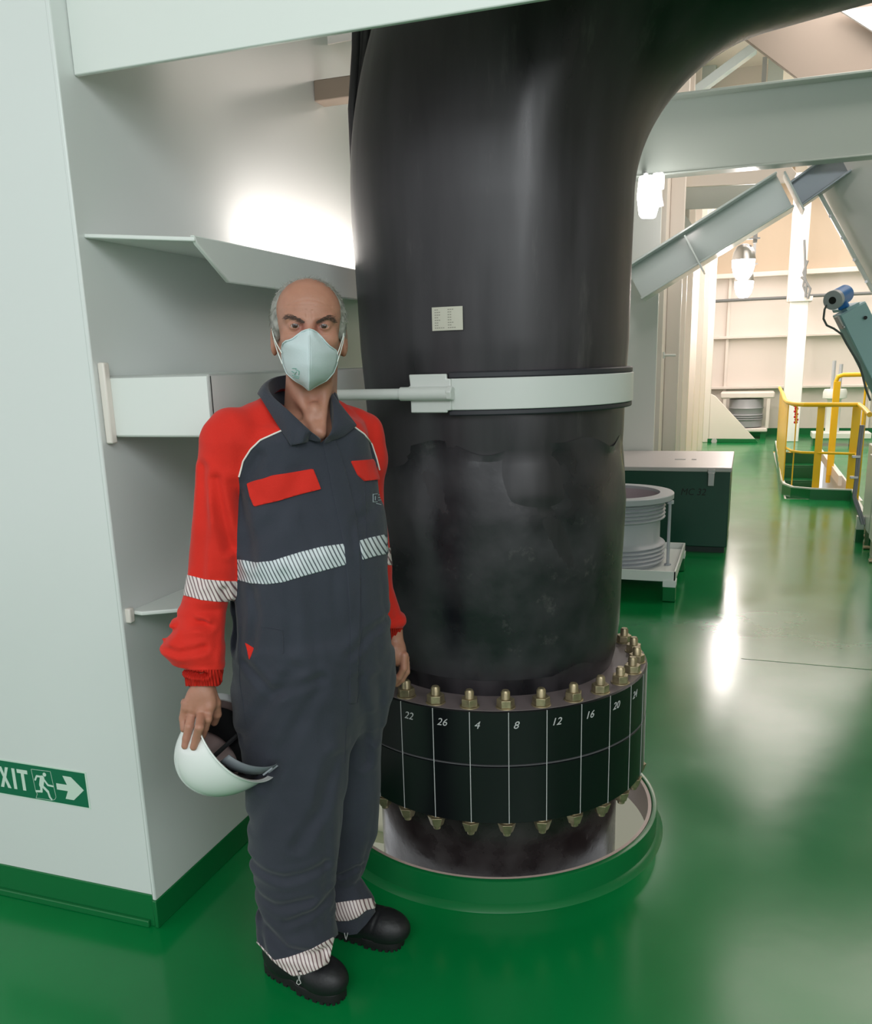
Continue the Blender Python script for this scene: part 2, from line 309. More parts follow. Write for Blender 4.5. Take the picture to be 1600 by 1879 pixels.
# ================================================================ hose, coupling, coaming
co = thing('deck_coaming', 'round green coaming ring around the hose opening in the deck', 'coaming', (HX, HY, 0))
g = G(); g.lathe([(HR, 0), (HR, .090), (HR-.004, .092), (HR-.014, .092), (HR-.018, .088), (HR-.018, -.02)], 128); g.out('ring', GREEN, co, smooth=True)
g = G(); g.lathe([(HR+.022, .0), (HR+.014, .009), (HR+.004, .014), (HR, .016), (HR-.002, .0)], 128); g.out('weld_bead', GREEN, co, smooth=True)
g = G(); g.lathe([(HR-.019, .088), (HR-.019, -.03), (HR-.03, -.03), (HR-.03, .088), (HR-.019, .088)], 128); g.out('inner_sleeve', mat('sleeve_paint', rgb(205, 180, 172), .4), co, smooth=True)
PX, PY = -.75, 2.70
ho = thing('flanged_hose', 'huge black flanged hose rising through the deck and bending right', 'hose', (PX, PY, 0))
ZF0, ZF1, RF = .262, .615, .496
# lower pipe
g = G(); g.lathe([(.408, -1.6), (.408, .1), (.408, ZF0+.01)], 128); g.out('hose_tail', mat('lower_hose', rgb(36, 30, 32), .27, bump=.18, bscale=14, var=.4, vscale=10, rvar=.12, scuff=.3, col2=rgb(52, 48, 48)), ho, smooth=True)
# hose body: vertical then elbow
ctrl = [(.58, .372), (.60, .374), (.625, .384), (.66, .392), (.75, .400), (.90, .404), (1.0, .407), (1.15, .409), (1.22, .404), (1.32, .392), (1.42, .398), (1.5, .402), (1.62, .409), (1.75, .411), (1.9, .414), (2.0, .417)]
zz = [c[0] for c in ctrl]; rr = [c[1] for c in ctrl]
rings = []
for z in np.arange(.58, 2.0301, .02): rings.append((Vector((0, 0, z)), Vector((0, 0, 1)), float(np.interp(z, zz, rr))))
RB = .845; ZE = 2.03; dv = Vector((cos(radians(8)), sin(radians(8)), 0))
for k in range(1, 46):
    th = radians(80)*k/45; c = Vector((0, 0, ZE))+dv*(RB*(1-cos(th)))+Vector((0, 0, RB*sin(th)))
    rings.append((c, (Vector((0, 0, 1))*cos(th)+dv*sin(th)).normalized(), .417+.010*min(1, k/25)))
c, t, _ = rings[-1]
for k in range(1, 20): rings.append((c+t*.12*k, t, .427))
nn = 160; V = []; F = []
side = Vector((-dv.y, dv.x, 0))
for c, t, r in rings:
    u = side.cross(t).normalized()
    for k in range(nn):
        a = 2*pi*k/nn
        rr_ = r*(1+.004*sin(3*a+c.z*5)+.003*sin(7*a+2*c.z))
        if 1.2 < c.z < 1.45 and c.x < .01: rr_ += .008*max(0, sin(5*a+1)*cos(9*(c.z-1.3)))
        V.append(c+(u*cos(a)+side*sin(a))*rr_)
for i in range(len(rings)-1):
    for k in range(nn): F.append((i*nn+k, i*nn+(k+1) % nn, (i+1)*nn+(k+1) % nn, (i+1)*nn+k))
g = G(); g.add(V, F); g.out('hose_body', HOSE, ho, smooth=True)
# lower wrapped band of the hose
def rad(z): return float(np.interp(z, zz, rr))
g = G(); V = []; F = []; zs = np.arange(.67, 1.361, .02)
for z in zs:
    for k in range(nn):
        a = 2*pi*k/nn; e = .0035+.002*sin(9*a+14*z)*sin(4*z)+(.004*sin(13*a)*max(0, (z-1.28)/.08))
        if z < .70: e *= (z-.66)/.04
        V.append(((rad(z)+e)*cos(a), (rad(z)+e)*sin(a), z+(.014*sin(6*a)+.01*sin(11*a+1))*(z > 1.33)))
for i in range(len(zs)-1):
    for k in range(nn): F.append((i*nn+k, i*nn+(k+1) % nn, (i+1)*nn+(k+1) % nn, (i+1)*nn+k))
g.add(V, F); g.out('wrapped_band', HOSE2, ho, smooth=True)
# coupling rings
for (za, zb) in ((ZF0, .446), (.448, ZF1)):
    g = G(); g.lathe([(.36, za), (RF-.006, za), (RF, za+.004), (RF, zb-.004), (RF-.005, zb-.0005)], 192); g.out('flange_ring', RING, ho, smooth=True)
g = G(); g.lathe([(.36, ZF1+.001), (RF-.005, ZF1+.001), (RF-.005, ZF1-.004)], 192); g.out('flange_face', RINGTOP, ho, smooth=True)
g = G(); g.lathe([(RF-.008, .4455), (RF+.0006, .4465), (RF+.0006, .4478), (RF-.008, .449)], 192); g.out('joint_line', mat('joint_sealant', rgb(96, 96, 98), .7), ho)
NB = 28; bearing = atan2(0-PY, 0-PX); RBolt = RF-.034
step = 2*pi/NB
def hexa_ring(g, cx, cy, z0, z1, r, taper=1.0, rot=0):
    V = [(cx+r*cos(rot+pi/3*k), cy+r*sin(rot+pi/3*k), z0) for k in range(6)]+[(cx+r*taper*cos(rot+pi/3*k), cy+r*taper*sin(rot+pi/3*k), z1) for k in range(6)]
    g.add(V, [tuple(range(6))[::-1], tuple(range(6, 12))]+[(k, (k+1) % 6, 6+(k+1) % 6, 6+k) for k in range(6)])
boltang = []
# the marked line of bolt 8 stands at pixel x=930; find its azimuth on the ring
d = ray(930, 1400); 
A8 = min(np.linspace(bearing-1, bearing+1, 2001), key=lambda a: abs(((np.array([PX+RF*cos(a), PY+RF*sin(a), .42])-CO)@CR)/((np.array([PX+RF*cos(a), PY+RF*sin(a), .42])-CO)@FW)*FPX+CX-930))
nums = {-3: '22', -2: '26', -1: '4', 0: '8', 1: '12', 2: '16', 3: '20', 4: '24'}
for k in range(NB):
    a = A8+step*k; cx, cy = RBolt*cos(a), RBolt*sin(a); rot = random.random()
    kk = k if k <= NB//2 else k-NB
    if abs(kk) > 11: continue
    b = G(); b.tube([(cx, cy, ZF1-.02), (cx, cy, ZF1+.046), (cx, cy, ZF1+.052)], [.0135, .0135, .0095], 20)
    bo = b.out('stud_bolt', BRASS, ho, smooth=True)
    b = G(); b.tube([(cx, cy, ZF1), (cx, cy, ZF1+.004)], .029, 24); hexa_ring(b, cx, cy, ZF1+.004, ZF1+.027, .0265, .97, rot); b.out('nut', BRASS, bo, bevel=.0015)
    if abs(kk) < 7:
        b = G(); b.tube([(cx, cy, ZF0), (cx, cy, ZF0-.003)], .030, 24); hexa_ring(b, cx*1.03, cy*1.03, ZF0-.003, ZF0-.034, .029, .66, rot); b.tube([(cx*1.03, cy*1.03, ZF0-.03), (cx*1.03, cy*1.03, ZF0-.046)], [.0135, .011], 14); b.out('end_nut', BRASS, bo, bevel=.0015)
for k in range(-4, 8):
    a = A8+step*k+.012; r = RF+.0008
    g = G(); w_ = .0011/RF
    V = [(r*cos(a-w_), r*sin(a-w_), ZF0+.002), (r*cos(a+w_), r*sin(a+w_), ZF0+.002), (r*cos(a+w_), r*sin(a+w_), ZF1-.003), (r*cos(a-w_), r*sin(a-w_), ZF1-.003)]
    r2 = r-.002; V += [(r2*x/r, r2*y/r, z) for x, y, z in V]
    g.add(V, [(0, 1, 2, 3), (7, 6, 5, 4), (0, 4, 5, 1), (1, 5, 6, 2), (2, 6, 7, 3), (3, 7, 4, 0)]); g.out('marker_line', CHALK, ho)
    if k in nums:
        def fn(c, a=a):
            aa = a+(c.x+.012)/RF; rr__ = RF+.0006+c.z
            return (rr__*cos(aa), rr__*sin(aa), ZF1-.052+c.y)
        text_geo(nums[k], .032, fn, shear=.3).out('chalk_number', CHALK, ho)
# data plate
an = atan2(at(816, 583, 2.4)[1]-PY, at(818, 583, 2.4)[0]-PX)
g = G(); V = []; F = []; rp = rad(1.69)+.003
for i in range(9):
    aa = an+(i-4)/8*.060/ rp*2*.72
    for z in (1.660, 1.720): V += [(rp*cos(aa), rp*sin(aa), z), ((rp+.0015)*cos(aa), (rp+.0015)*sin(aa), z)]
for i in range(8):
    o = 4*i; F += [(o+1, o+5, o+7, o+3), (o, o+2, o+6, o+4), (o+2, o+3, o+7, o+6), (o, o+4, o+5, o+1)]
F += [(0, 1, 3, 2), (32, 34, 35, 33)]
g.add(V, F); dp = g.out('data_plate', mat('plate_metal', rgb(196, 192, 178), .45), ho)
g = G()
for i in range(8):
    for j in range(2):
        z = 1.712-i*.0066; a0 = an-.085+j*.09; wd = random.uniform(.02, .055)*(1 if i != 7 else 1.3)
        for h_ in range(max(2, int(wd/.012))):
            aa = a0+h_*.014; r_ = rp+.0019
            g.box((0, 0, 0), (0, 0, 0)) if False else g.add([(r_*cos(aa), r_*sin(aa), z), (r_*cos(aa+.010), r_*sin(aa+.010), z), (r_*cos(aa+.010), r_*sin(aa+.010), z+.0022), (r_*cos(aa), r_*sin(aa), z+.0022)], [(0, 1, 2, 3)])
g.out('plate_text', mat('plate_print', rgb(138, 134, 124), .7), dp)

# pipe clamp
cl = thing('hose_clamp', 'pale grey clamp band with rubber edges and tie rod around the big hose', 'clamp', (PX, PY, 0))
al = atan2(at(811, 720, 2.36)[1]-PY, at(822, 720, 2.36)[0]-PX)
RC = .418; al -= .028
def arcband(r0_, r1_, z0, z1, a0, a1, n=80, tilt=0):
    V = []; F = []
    for i in range(n+1):
        a = a0+(a1-a0)*i/n
        for r, z in ((r0_, z0), (r1_, z0), (r1_, z1), (r0_, z1)): V.append((r*cos(a), r*sin(a), z))
    for i in range(n):
        for j in range(4): F.append((i*4+j, i*4+(j+1) % 4, (i+1)*4+(j+1) % 4, (i+1)*4+j))
    F += [(0, 1, 2, 3), (n*4+3, n*4+2, n*4+1, n*4)]
    return G().add(V, F)
arcband(RC, RC+.009, 1.452, 1.535, al-.02, al+3.0).out('band', CLAMP, cl, bevel=.002)
arcband(RC-.022, RC+.006, 1.436, 1.452, al, al+3.0).out('rubber_edge', RUBBER, cl, bevel=.004)
arcband(RC-.022, RC+.006, 1.535, 1.552, al, al+3.0).out('rubber_edge', RUBBER, cl, bevel=.004)
tn = Vector((-sin(al), cos(al), 0)); rn = Vector((cos(al), sin(al), 0)); P0 = rn*(RC+.006)
g = G(); g.poly([P0-tn*.0+Vector((0, 0, 1.446)), P0-tn*.105+Vector((0, 0, 1.446)), P0-tn*.105+Vector((0, 0, 1.478)), P0-tn*.118+Vector((0, 0, 1.484)), P0-tn*.118+Vector((0, 0, 1.512)), P0-tn*.105+Vector((0, 0, 1.518)), P0-tn*.108+Vector((0, 0, 1.548)), P0+Vector((0, 0, 1.548)), P0+Vector((0, 0, 1.535)), P0+tn*.012+Vector((0, 0, 1.535)), P0+tn*.012+Vector((0, 0, 1.452)), P0+Vector((0, 0, 1.452))], rn*.012)
g.out('lug_plate', CLAMP, cl, bevel=.003)
g = G(); R0 = P0+rn*.018+Vector((0, 0, 1.497)); g.tube([R0+tn*.008, R0-tn*.13], .0185, 20); g.tube([R0-tn*.1, R0-tn*.62], .015, 20); g.out('tie_rod', CLAMP, cl, smooth=True)
g = G(); g.tube([R0+tn*.004, R0+tn*.020], .021, 6); g.out('rod_end', CLAMP, cl, bevel=.003)

# ================================================================ hall objects
# bellows on its low stand
st = thing('bellows_stand', 'low white steel tray stand on green feet carrying the nearer grey bellows', 'stand', (-.85, 6.2, 0))
g = G(); g.box((-1.32, 5.745, .135), (-.375, 5.757, .205)); g.box((-1.32, 6.69, .135), (-.375, 6.70, .205)); g.box((-.387, 5.745, .135), (-.375, 6.70, .205)); g.box((-1.32, 5.745, .135), (-1.308, 6.70, .205)); g.box((-1.31, 5.75, .150), (-.385, 6.69, .160))
local(st, g).out('tray', WHITE, st, bevel=.002)
for x in (-.455, -1.31):
    for y in (5.735, 6.62):
        g = G(); g.box((x, y, .10), (x+.085, y+.09, .145)); lg = local(st, g).out('leg', WHITE, st, bevel=.002)
        g = G(); g.box((x+.002, y+.002, .004), (x+.083, y+.088, .10)); local(st, g).out('painted_foot', GREEN, lg, bevel=.002)
bl = thing('bellows', 'grey corrugated pipe bellows standing on the low tray right of the hose', 'bellows', (-.86, 6.18, .16))
g = G(); g.lathe([(.33, .475), (.33, .50), (.42, .50), (.425, .495), (.425, .462), (.42, .458), (.34, .458)], 96); g.out('top_flange', GREYP, bl, smooth=True)
prof = [(.34, 0), (.35, .012)]
for i in range(5): z = .02+i*.028; prof += [(.352, z), (.372, z+.007), (.376, z+.013), (.372, z+.019), (.352, z+.027)]
prof += [(.345, .17), (.338, .18), (.338, .315)]
for i in range(5): z = .32+i*.026; prof += [(.352, z), (.368, z+.006), (.372, z+.012), (.368, z+.018), (.352, z+.025)]
prof += [(.345, .46)]
g = G(); g.lathe(prof, 96); g.out('corrugated_shell', GREYP, bl, smooth=True)
g = G(); g.lathe([(.325, .48), (.325, .0)], 96); g.out('liner', mat('pinkish_grey', rgb(178, 164, 172), .5), bl, smooth=True)
for ang in (-8, 82, 172, 262):
    a = radians(ang); g = G(); c = (.408*cos(a), .408*sin(a)); g.tube([(c[0], c[1], .0), (c[0], c[1], .46)], .011, 12); ro = g.out('tie_rod', GREYP, bl, smooth=True)
    g = G(); hexa_ring(g, c[0], c[1], .432, .456, .026); hexa_ring(g, c[0], c[1], .0, .012, .024); g.out('nut', GREYP, ro, bevel=.002)
# chest
ch = thing('storage_chest', 'dark green storage chest with grey lid and handwritten mark beside the column', 'chest', (-.4, 7.9, 0))
g = G(); g.box((-1.15, 7.33, .05), (-.088, 8.58, .672)); local(ch, g).out('body', DGREEN, ch, bevel=.006)
g = G(); g.box((-1.13, 7.36, 0), (-.105, 8.55, .05)); local(ch, g).out('plinth', mat('plinth_dark', rgb(22, 44, 38), .5), ch)
g = G(); g.box((-1.16, 7.315, .665), (-.078, 8.60, .70)); ld = local(ch, g).out('lid', mat('lid_grey', rgb(196, 190, 190), .35), ch, bevel=.006)
g = G(); g.box((-.56, 7.86, .70), (-.47, 7.90, .704)); g.box((-.42, 7.87, .70), (-.38, 7.90, .704)); local(ch, g).out('lid_label', CHALK, ld)
g = G(); lx = ony(1305, 880, 7.31)[0]; g.box((lx-.03, 7.302, .655), (lx+.03, 7.32, .685)); g.box((lx-.024, 7.290, .555), (lx+.024, 7.33, .660)); local(ch, g).out('latch', STEEL, ch, bevel=.003)
p0 = ony(1248, 908, 7.325)
g = text_geo('MC 32', .078, lambda c: (p0[0]+c.x*.92, 7.328-c.z, p0[2]+c.y), shear=.2); local(ch, g).out('handwriting', mat('ink', rgb(10, 24, 20), .6), ch)
# far bellows with square frame
fb = thing('framed_bellows', 'far grey bellows inside a white square frame against the end wall', 'bellows', (0, 18.0, 0))
g = G(); g.lathe([(.30, .22), (.30, .34), (.325, .36), (.30, .38), (.325, .40), (.30, .42), (.325, .44), (.30, .46), (.31, .55), (.325, .57), (.31, .59), (.31, .74)], 48); g.out('corrugated_shell', mat('grey_shell', rgb(160, 162, 166), .35), fb, smooth=True)
for nm, a_, b_ in (('top_plate', (-.47, -.3, .76), (.49, .3, .87)), ('base_plate', (-.42, -.3, .13), (.40, .3, .205))): g = G(); g.box(a_, b_); g.out(nm, PINKW, fb, bevel=.02)
for x in (-.42, .36):
    g = G(); g.box((x, -.28, .2), (x+.06, -.22, .77)); g.out('frame_post', PINKW, fb, bevel=.004)
for x in (-.36, .28): g = G(); g.box((x, -.26, 0), (x+.1, .2, .14)); g.out('painted_foot', GREEN, fb)
gp = thing('floor_gusset', 'white triangular plate standing on the deck left of the walkway', 'gusset', (-.2, 17, 0))
g = G(); g.poly([(-.62, 17, .06), (-.62, 17, .88), (-.54, 17, .84), (.19, 17, .06)], (0, .03, 0)); local(gp, g).out('plate', PINKW, gp, bevel=.006)
g = G(); g.poly([(-.64, 16.99, 0), (-.64, 16.99, .07), (.19, 16.99, .07), (.24, 16.99, 0)], (0, .05, 0)); local(gp, g).out('green_foot', GREEN, gp, bevel=.006)
g = G(); g.tube([(-.52, 16.97, .03), (-.52, 16.93, .03)], .05, 14); local(gp, g).out('drain_cap', CHALK, gp)
# stairwell: kick coaming, steps, railing
kick = [onz(1422, 812), onz(1424, 850), (.435, 11.0, 0), (.44, 10.7, 0), (.50, 10.42, 0), (.62, 10.33, 0), (1.15, 10.2, 0), (1.03, 9.2, 0), (1.06, 8.3, 0)]
kick = [(.50, 16.0, 0), (.47, 13, 0), (.44, 11.1, 0), (.45, 10.72, 0), (.53, 10.46, 0), (.72, 10.36, 0), (1.13, 10.33, 0), (1.09, 9.3, 0), (1.07, 8.6, 0)]
kc = thing('stairwell_kick', 'curved green kick coaming with white top edge around the stairwell', 'coaming', (.8, 10.5, 0))
def strip(path, z0, z1, th=.02):
    g = G(); n = len(path); V = []
    for i, p in enumerate(path):
        a = Vector(path[max(0, i-1)]); b = Vector(path[min(n-1, i+1)]); d = (b-a).normalized(); s_ = Vector((d.y, -d.x, 0))*th/2; p = Vector(p)
        V += [(p.x+s_.x, p.y+s_.y, z0), (p.x-s_.x, p.y-s_.y, z0), (p.x-s_.x, p.y-s_.y, z1), (p.x+s_.x, p.y+s_.y, z1)]
    F = [(0, 1, 2, 3), tuple((n-1)*4+k for k in (3, 2, 1, 0))]
    for i in range(n-1):
        for j in range(4): F.append((i*4+j, i*4+(j+1) % 4, i*4+4+(j+1) % 4, i*4+4+j))
    return g.add(V, F)
local(kc, strip(kick, 0, .11)).out('kick_plate', GREEN, kc); local(kc, strip([(x+.012, y+.012, 0) for x, y, _ in kick], .085, .125, .03)).out('top_edge', WHITE, kc, bevel=.002)
sr = thing('stairway', 'green steel steps going down through the deck behind the yellow railing', 'stairs', (.8, 13, 0))
for i in range(9):
    y1 = 15.3-i*.29; g = G(); g.box((.52, y1-.30, -.2*(i+1)), (1.12, y1-.012, -.2*(i+1)+.03)); g.box((.52, y1-.012, -.2*(i+1)), (1.12, y1, -.2*i)); local(sr, g).out('step', mat('step_green', rgb(10, 92, 46), .3), sr, bevel=.003)
g = G(); g.box((.46, 15.28, .001), (1.25, 15.38, .006)); local(sr, g).out('nosing', YEL, sr)
for k in range(6): g = G(); x = .5+k*.115; g.poly([(x, 15.275, .007), (x+.06, 15.275, .007), (x+.10, 15.385, .007), (x+.04, 15.385, .007)], (0, 0, .001)); local(sr, g).out('nosing_stripe', DGREEN, sr)
g = G(); g.box((.462, 10.4, -1.9), (.48, 15.28, -.004)); g.box((1.23, 10.4, -1.9), (1.248, 15.28, -.004)); g.box((.462, 10.36, -1.9), (1.248, 10.39, -.004)); struct(g.out('wall_stairwell', PINKW))
g = G(); g.box((1.10, 11.5, .0), (1.14, 15.2, .12)); local(sr, g).out('stringer', PINKW, sr)
rl = thing('yellow_railing', 'yellow handrail with flat posts curving around the stairwell', 'railing', (.8, 10.6, 0))
rp_ = [(.50, 15.6, 1.02), (.47, 13.2, 1.02), (.44, 11.6, 1.02), (.45, 11.0, 1.02), (.50, 10.62, 1.02), (.60, 10.46, 1.02), (1.13, 10.36, 1.02), (1.10, 9.6, 1.02), (1.10, 9.2, .99)]
g = G(); g.tube(rp_, .024, 14); local(rl, g).out('handrail', YEL, rl, smooth=True)
g = G(); g.tube([(x+.01, y+.02, .50) for x, y, _ in rp_[3:8]], .014, 10); local(rl, g).out('knee_rail', YEL, rl, smooth=True)
for (x, y, w1, dd) in ((.505, 14.9, .012, .62), (.49, 14.1, .012, .76), (.478, 13.3, .012, .76), (.466, 12.5, .012, .76), (.456, 11.7, .012, .76), (.452, 10.9, .012, .76), (.53, 10.60, .012, .06), (.735, 10.44, .075, .014), (1.075, 10.40, .085, .014), (1.10, 9.55, .014, .08)):
    g = G(); g.hexa([(x, y, .03), (x+w1, y, .03), (x+w1, y+dd, .03), (x, y+dd, .03), (x, y, 1.02), (x+w1, y, 1.02), (x+w1, y+dd, 1.02), (x, y+dd, 1.02)]); local(rl, g).out('post', YEL, rl, bevel=.003)
hp = thing('yellow_stair_hoop', 'taller yellow hoop rail of the stairway behind the curved railing', 'railing', (1.1, 12.5, 0))
g = G(); g.tube([(1.07, 12.5, -.1), (1.07, 12.5, 1.20), (1.09, 12.5, 1.26), (1.15, 12.5, 1.28), (1.9, 12.5, 1.28)], .028, 12); local(hp, g).out('hoop_pipe', YEL, hp, smooth=True)
g = G(); g.box((1.045, 12.47, .0), (1.125, 12.49, 1.2)); local(hp, g).out('flat_post', YEL, hp, bevel=.003)
g = G(); g.tube([(1.42, 12.5, -.1), (1.42, 12.5, 1.28)], .014, 10); local(hp, g).out('thin_post', YEL, hp, smooth=True)
# bright post with cables
bp_ = thing('square_post', 'tall bright white square post behind the yellow railing with cables on top', 'post', (.78, 17.2, 0))
g = G(); c0 = ony(1450, 552, 17.2); c1 = ony(1484, 552, 17.2); g.box((c0[0], 17.2, 0), (c1[0], 17.5, c0[2])); local(bp_, g).out('post_body', mat('bright_post', rgb(246, 246, 244), .35), bp_, bevel=.01)
g = G(); g.box((c0[0]-.02, 17.12, c0[2]-.02), (c1[0]+.06, 17.6, c0[2]+.06)); local(bp_, g).out('head_plate', PINKW, bp_, bevel=.006)
g = G(); ux = ony(1452, 420, 17.6)[0]; g.box((ux, 17.6, c0[2]), (ux+.30, 17.7, 5)); local(bp_, g).out('post_extension', PINKW, bp_, bevel=.01)
WIRE = mat('grey_cable', rgb(118, 122, 122), .5)
for pts in ([(1478, 545), (1480, 520), (1474, 500), (1482, 478)], [(1482, 548), (1487, 530), (1478, 515), (1470, 508)], [(1480, 540), (1474, 525), (1478, 500), (1476, 440)]):
    g = G(); g.tube([ony(x, y, 17.1) for x, y in pts], .02, 8); local(bp_, g).out('cable_loop', WIRE, bp_, smooth=True)
g = G(); g.tube([ony(1308, 553, 18.5), ony(1380, 549, 18.5), ony(1450, 546, 18.5)], .03, 10); g.tube([ony(1484, 543, 18.5), ony(1600, 538, 18.5)], .03, 10); tag(g.out('wall_conduit', WIRE, smooth=True), 'grey conduit running along the top of the end wall', 'conduit')
# red tag chain
g = G()
for k in range(7): c = ony(1460+(k % 2)*1.5, 745+k*5, 13.4); g.lathe([(.008, -.02), (.026, -.012), (.026, .012), (.008, .02)], 10, c)
tag(g.out('red_chain', mat('red_plastic', rgb(200, 30, 40), .4), smooth=True), 'small red chain hanging behind the yellow panel post', 'chain')
# lamps hanging in the hall
def lamp(loc, label, s=1.0):
    t = thing('flood_lamp', label, 'lamp', loc, 'white hanging flood lamps in the hall')
    g = G(); g.lathe([(.03*s, .21*s), (.075*s, .19*s), (.11*s, .13*s), (.12*s, .07*s), (.125*s, .05*s), (.11*s, .05*s)], 24); g.out('housing', STEEL, t, smooth=True)
    g = G(); g.lathe([(.118*s, .05*s), (.115*s, -.02*s), (.095*s, -.10*s), (.055*s, -.15*s), (.0001, -.155*s)], 24); g.out('glass_bowl', LAMPM, t, smooth=True)
    g = G(); g.bar((-.15*s, 0, .02*s), (-.15*s, 0, .26*s), .015*s, .03*s); g.bar((.15*s, 0, .02*s), (.15*s, 0, .26*s), .015*s, .03*s); g.bar((-.155*s, 0, .26*s), (.155*s, 0, .26*s), .03*s, .015*s); g.out('yoke', GREYP, t)
    return t
la = lamp(tuple(ony(1364, 486, 12.0)), 'upper of the two glowing flood lamps hanging beside the walkway', 1.15)
g = G(); g.tube([(0, 0, .3), (-.02, 0, .36), (.05, 0, .40)], .012, 8); g.bar((.12, .05, .25), (.11, .05, 4.93-la.location.z), .05, .05); g.poly([(-.32, 0, .22), (-.05, 0, .33), (0, 0, .30), (-.28, 0, .19)], (0, .02, 0)); g.out('hanger', GREYP, la)
lb = lamp(tuple(ony(1365, 524, 14.5)), 'lower and farther of the two glowing flood lamps beside the walkway', 1.15)
g = G(); g.tube([(0, 0, .3), (-.02, 0, .36), (.12, 0, .40)], .012, 8); g.bar((.12, .05, .25), (.11, .05, 4.93-lb.location.z), .04, .04); g.out('hanger', GREYP, lb)
lm = thing('tube_lamp', 'large glowing lamp on the column right beside the hose', 'lamp', tuple(ony(1188, 360, 7.6)))
g = G(); g.poly([ony(1172, 322, 7.55), ony(1198, 320, 7.55), ony(1206, 378, 7.55), ony(1200, 398, 7.55), ony(1172, 398, 7.55), ony(1168, 360, 7.55)], (0, .12, 0)); local(lm, g).out('glass_cover', LAMPM, lm, bevel=.02)
g = G(); c = ony(1210, 332, 7.6); g.box((c[0]-.05, 7.58, c[2]-.05), (c[0]+.03, 7.7, c[2]+.06)); local(lm, g).out('small_lamp', mat('lamp_glass_small', (1, 1, 1, 1), .3, emit=(1, .93, .9, 1), estr=4), lm, bevel=.01)
g = G(); g.tube([ony(1185, 322, 7.62), ony(1183, 317, 7.8), ony(1183, 317, 7.92)], .02, 8); g.bar(ony(1206, 345, 7.64), ony(1212, 380, 7.66), .02, .05); g.bar(ony(1195, 326, 7.66), ony(1214, 326, 7.68), .03, .03); local(lm, g).out('bracket', GREYP, lm)
hn = thing('wall_hook', 'small white hook bar on the hall wall above the green chest', 'hook', tuple(ony(1220, 655, 9.0)))
g = G(); g.tube([ony(1218, 652, 9), ony(1240, 652, 9)], .012, 8); g.tube([ony(1218, 646, 9), ony(1218, 658, 9)], .012, 8); local(hn, g).out('bar', WHITE, hn, smooth=True)
# tilted blue-grey cabinet with transmitter
D0 = 5.6
def AT(x, y, d=0): return at(x, y, D0+d)
cbn = thing('tilted_cabinet', 'blue-grey cabinet hung at a tilt at the right edge', 'cabinet', tuple(AT(1580, 620)))
g = G(); g.poly([AT(1540, 578), AT(1588, 552), AT(1662, 700), AT(1614, 726)], Vector(HD)*.10); local(cbn, g).out('body', BLUEGREY, cbn, bevel=.006)
g = G(); g.poly([AT(1543, 579, -.01), AT(1589, 554, -.01), AT(1660, 698, -.01), AT(1613, 722, -.01)], Vector(HD)*.012); dr_ = local(cbn, g).out('door', BLUEGREY, cbn, bevel=.004)
g = G(); g.tube([AT(1588, 583, -.03), AT(1588, 583, .01)], .011, 16); local(cbn, g).out('lock', DARK, dr_)
g = G(); g.poly([AT(1536, 582), AT(1540, 579), AT(1551, 602), AT(1548, 604)], Vector(HD)*.05); g.tube([AT(1549, 600, -.02), AT(1549, 600, .02)], .006, 10); local(cbn, g).out('hinge', STEEL, cbn, bevel=.002)
g = G(); c = AT(1560, 558); g.poly([AT(1553, 566), AT(1577, 554), AT(1577, 559), AT(1556, 571)], Vector(HD)*.2); local(cbn, g).out('cable_gland_plate', BLUEGREY, cbn)
tx = thing('transmitter', 'blue instrument transmitter with grey round cap on top of the tilted cabinet', 'instrument', tuple(AT(1542, 548, .1)))
a = Vector(AT(1530, 550, .0)); b = Vector(AT(1551, 539, .12)); ax = (b-a).normalized()
g = G(); g.tube([a+ax*.012, b-ax*.01, b], [.056, .056, .046], 32); local(tx, g).out('housing', BLUE, tx, smooth=True)
g = G(); g.tube([a-ax*.02, a-ax*.018, a+ax*.018], [.046, .058, .058], 32); cp = local(tx, g).out('front_cap', GREYP, tx, smooth=True)
g = G(); g.tube([a-ax*.023, a-ax*.019], .022, 24); local(tx, g).out('display_glass', DARK, cp)
m_ = (a+b)/2; g = G(); g.bar(m_-Vector(CR)*.005+Vector(CU)*.01, m_+Vector(CR)*.03-Vector(CU)*.075, .07, .06); g.tube([m_+Vector(CR)*.03, m_+Vector(CR)*.055], .03, 16); local(tx, g).out('terminal_box', BLUE, tx, bevel=.01)
g = G(); g.tube([m_-Vector(CU)*.06+Vector(CR)*.02, Vector(AT(1558, 566, .1))], .016, 16); local(tx, g).out('neck', STEEL, tx, smooth=True)
g = G(); pts = [(1529, 549), (1519, 556), (1513, 568), (1511, 585), (1517, 597), (1530, 603), (1544, 613), (1553, 630), (1565, 650), (1576, 668), (1583, 690), (1589, 715), (1597, 735)]
g.tube([AT(x, y, .02) for x, y in pts], .0065, 10); tag(g.out('instrument_cable', mat('cable_grey', rgb(92, 98, 96), .5), smooth=True), 'thin grey cable looping from the blue transmitter down the cabinet edge', 'cable')
